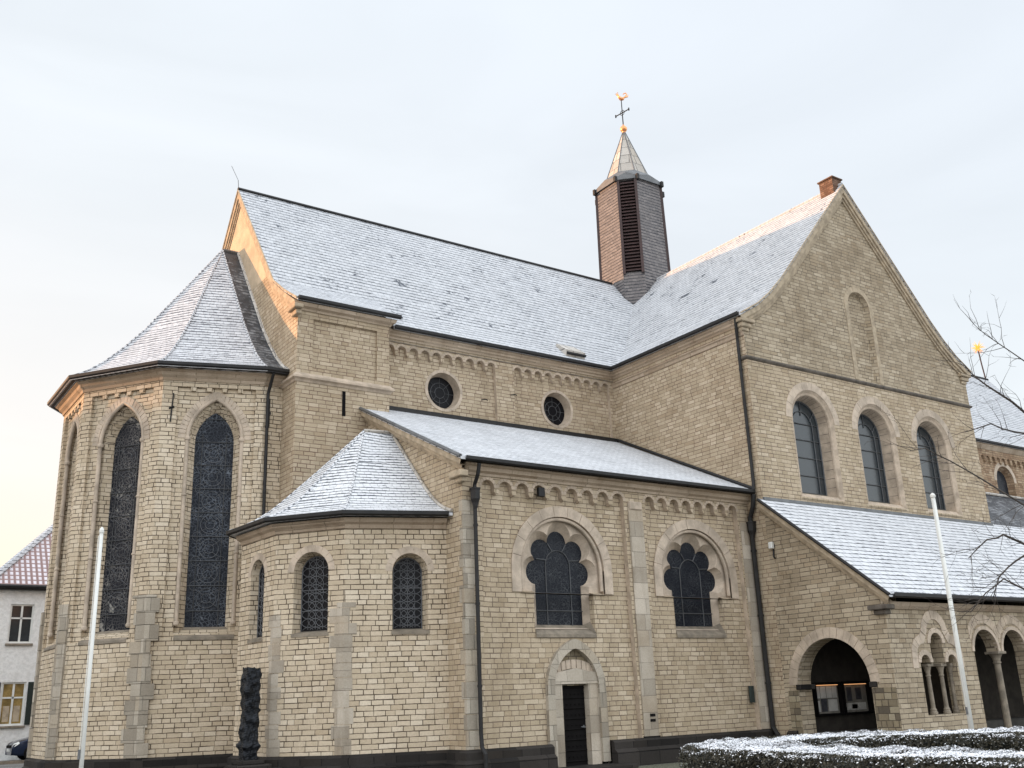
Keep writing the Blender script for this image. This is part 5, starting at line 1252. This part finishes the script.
seg = np.array([[p.x, p.y] for p in hp_]); dl_ = np.diff(seg, axis=0); ln_ = np.linalg.norm(dl_, axis=1); cum = np.r_[0, np.cumsum(ln_)]
def along(u):
    i = np.clip(np.searchsorted(cum, u)-1, 0, len(ln_)-1); f = ((u-cum[i])/ln_[i])[:, None]; p = seg[i]+dl_[i]*f; t = dl_[i]/ln_[i][:, None]; return p, np.stack([t[:, 1], -t[:, 0]], 1), wid[i]*(1-f[:, 0])+wid[i+1]*f[:, 0]
def bumpn(u, z): return .014*np.sin(u*5.1+z*3)+.012*np.sin(u*13.7-z*7)+.012*np.sin(u*31+z*9+2*np.sin(u*7))
nS = 150000
u = nr.uniform(0, cum[-1], nS); z = HH*(1-nr.random(nS)**2.2); sd_ = np.where(nr.random(nS) < .5, -1, 1); p, n, HW = along(u); dd = HW-.07*nr.random(nS)**1.5+.02*nr.random(nS)+bumpn(u, z)-np.where(z > HH-.06, (z-HH+.06)*.6, 0)
P = np.c_[p+n*(sd_*dd)[:, None], z]; N = np.c_[n*sd_[:, None], np.full(nS, .35)]
k = NT('hedge leaf'); gi = k.n('ShaderNodeNewGeometry'); rc = gi.outputs['Random Per Island']; c = k.mix(rc, (.010, .012, .006), (.055, .045, .024)); c = k.mix(k.mr(rc, .955, .965), c, (.28, .27, .24))
leafmesh('leaves', P, N, .010, k.fin(c, .6), .6)
nT = 50000; u = nr.uniform(0, cum[-1], nT); s = nr.uniform(-1, 1, nT); p, n, HW = along(u); P = np.c_[p+n*(s*HW)[:, None], HH-.01-.03*np.abs(s)**4+bumpn(u, s)*.6-.03*nr.random(nT)]; N = np.c_[n*s[:, None]*.3, np.ones(nT)]
leafmesh('leaves', P, N, .010, k.m, .8)
nW = 120000; u = nr.uniform(0, cum[-1], nW); s = nr.uniform(-.98, .98, nW); p, n, HW = along(u); clm = np.sin(u*17+3*np.sin(s*6))*np.sin(s*9+u*5)+.6*np.sin(u*41+s*15); keep = nr.random(nW) < np.clip(.85+.22*clm-.25*np.abs(s)**4, .1, 1); zz_ = HH+.004-.05*np.clip(np.abs(s)-.8, 0, 1)+bumpn(u, s)*.6-.02*nr.random(nW)**2
P = np.c_[p+n*(s*HW)[:, None], zz_]; N = np.c_[n*s[:, None]*.4, np.ones(nW)]; leafmesh('snow_cover', P[keep], N[keep], .0075, MT['snow'], .35)
nW = 1200; u = nr.uniform(0, cum[-1], nW); z = HH-.02-.10*nr.random(nW)**2.2; sd_ = np.where(nr.random(nW) < .5, -1, 1); p, n, HW = along(u); P = np.c_[p+n*(sd_*(HW+bumpn(u, z)))[:, None], z]; leafmesh('snow_cover', P, np.c_[n*sd_[:, None]*.5, np.ones(nW)], .007, MT['snow'], .3)

# ------------------------------------------------------------------ bare tree whose branches reach in from the right
TR = empty('bare_tree', (-1.9, -17.2, 0), 'bare winter tree reaching thin leafless branches across the right edge of the porch roof', 'tree'); bpy.context.view_layer.update()
rt_ = random.Random(11); b = NB()
tr_ = [(-1.9, -17.2, 0), (-1.92, -17.15, 1.6), (-2.0, -17.0, 2.6), (-2.05, -16.95, 3.6), (-2.0, -17.0, 5.0), (-1.9, -17.1, 6.8), (-1.85, -17.2, 8.5)]
tube(b, tr_, [.17, .14, .125, .105, .08, .05, .02], 10); o = link('trunk', b, plain('grey brown bark', (.075, .062, .052), .9, var=.4, scale=14)); setparent(o, TR); barkm = o.data.materials[0]
def rv(r): return Vector((rt_.gauss(0, 1), rt_.gauss(0, 1), rt_.gauss(0, 1)))*r
def twig(bm, p, d, L, r, lev):
    n = max(3, int(L/.09)); pts = [p]; d = d.normalized(); kids = []
    for i in range(n):
        d = (d+rv(.16)+Vector((0, 0, .03))).normalized(); p = p+d*(L/n); pts.append(p)
        if lev > 0 and i > 0 and rt_.random() < .62: kids.append((p.copy(), d.copy(), i/n))
    tube(bm, pts, [r*(1-.75*i/n) for i in range(n+1)], 5 if r > .008 else 4)
    for q, dd_, f in kids:
        ax = rv(1).cross(dd_).normalized(); nd = (dd_*.75+ax*.75).normalized(); twig(bm, q, nd, L*(1-f*.6)*rt_.uniform(.35, .65), max(.0018, r*(1-.7*f)*.55), lev-1)
limbs = [([(-2.04, -16.95, 2.3)]+[(-2.2, -15.94, 2.05), (-2.88, -15.57, 2.31), (-3.2, -15.43, 2.56), (-3.38, -15.35, 2.66), (-3.51, -15.22, 2.55), (-3.6, -15.08, 2.37)], 0.016, 0.004),
         ([(-2.04, -16.95, 3.1)]+[(-2.44, -16.39, 3.63), (-3.12, -16.02, 3.93), (-3.49, -15.8, 4.02), (-3.7, -15.68, 4.1), (-3.89, -15.52, 4.04)], 0.016, 0.004),
         ([(-2.04, -16.95, 2.6)]+[(-2.21, -16.15, 2.6), (-2.99, -15.78, 3.05), (-3.32, -15.46, 2.84), (-3.42, -15.34, 2.7), (-3.44, -15.23, 2.47)], 0.016, 0.004),
         ([(-2.02, -17.0, 2.4), (-2.45, -16.5, 2.8), (-3.0, -16.1, 3.05), (-3.52, -15.76, 3.31), (-3.85, -15.61, 3.53), (-4.16, -15.47, 3.73), (-4.37, -15.37, 3.85), (-4.50, -15.29, 3.84)], .014, .003),
         ([(-2.05, -16.95, 3.3), (-2.67, -16.5, 3.78), (-3.2, -16.3, 4.25), (-3.71, -16.13, 4.61), (-3.92, -16.04, 4.77), (-4.05, -15.98, 4.87), (-4.16, -15.95, 4.97)], .009, .0025),
         ([(-2.04, -16.95, 3.0), (-2.53, -16.45, 3.36), (-3.1, -16.2, 3.8), (-3.64, -16.0, 4.15), (-3.86, -15.92, 4.34), (-4.07, -15.82, 4.48), (-4.16, -15.79, 4.60)], .020, .004),
         ([(-1.97, -17.05, 2.1), (-2.46, -16.12, 2.4), (-3.0, -15.85, 2.7), (-3.46, -15.66, 2.95), (-3.65, -15.58, 3.05), (-3.79, -15.49, 3.0), (-3.93, -15.35, 2.84)], .022, .004),
         ([(-2.0, -17.0, 4.6), (-1.4, -17.5, 5.4), (-.9, -17.9, 6.6)], .04, .008), ([(-2.0, -17.0, 4.0), (-1.5, -16.3, 5.2), (-1.2, -15.8, 6.6)], .035, .008)]
for P_, ra, rb_ in limbs:
    b = NB(); cv = [Vector(p) for p in P_]; sm = []
    for i in range(len(cv)-1):
        for t in (0, .5): sm.append(cv[i].lerp(cv[i+1], t)+rv(.006))
    sm.append(cv[-1]); m = len(sm); tube(b, sm, [ra+(rb_-ra)*i/(m-1) for i in range(m)], 7)
    for i in range(3, m-1):
        for _ in range(2 if i > m*.4 else 1):
            d = (sm[i+1]-sm[i]).normalized(); ax = rv(1).cross(d).normalized(); q = sm[i].lerp(sm[i+1], rt_.random())
            nd = d*.8+ax*.8+Vector((0, 0, .1)); twig(b, q, nd, rt_.uniform(.22, .5), .0032, 2)
    o = link('branch', b, barkm); setparent(o, TR)
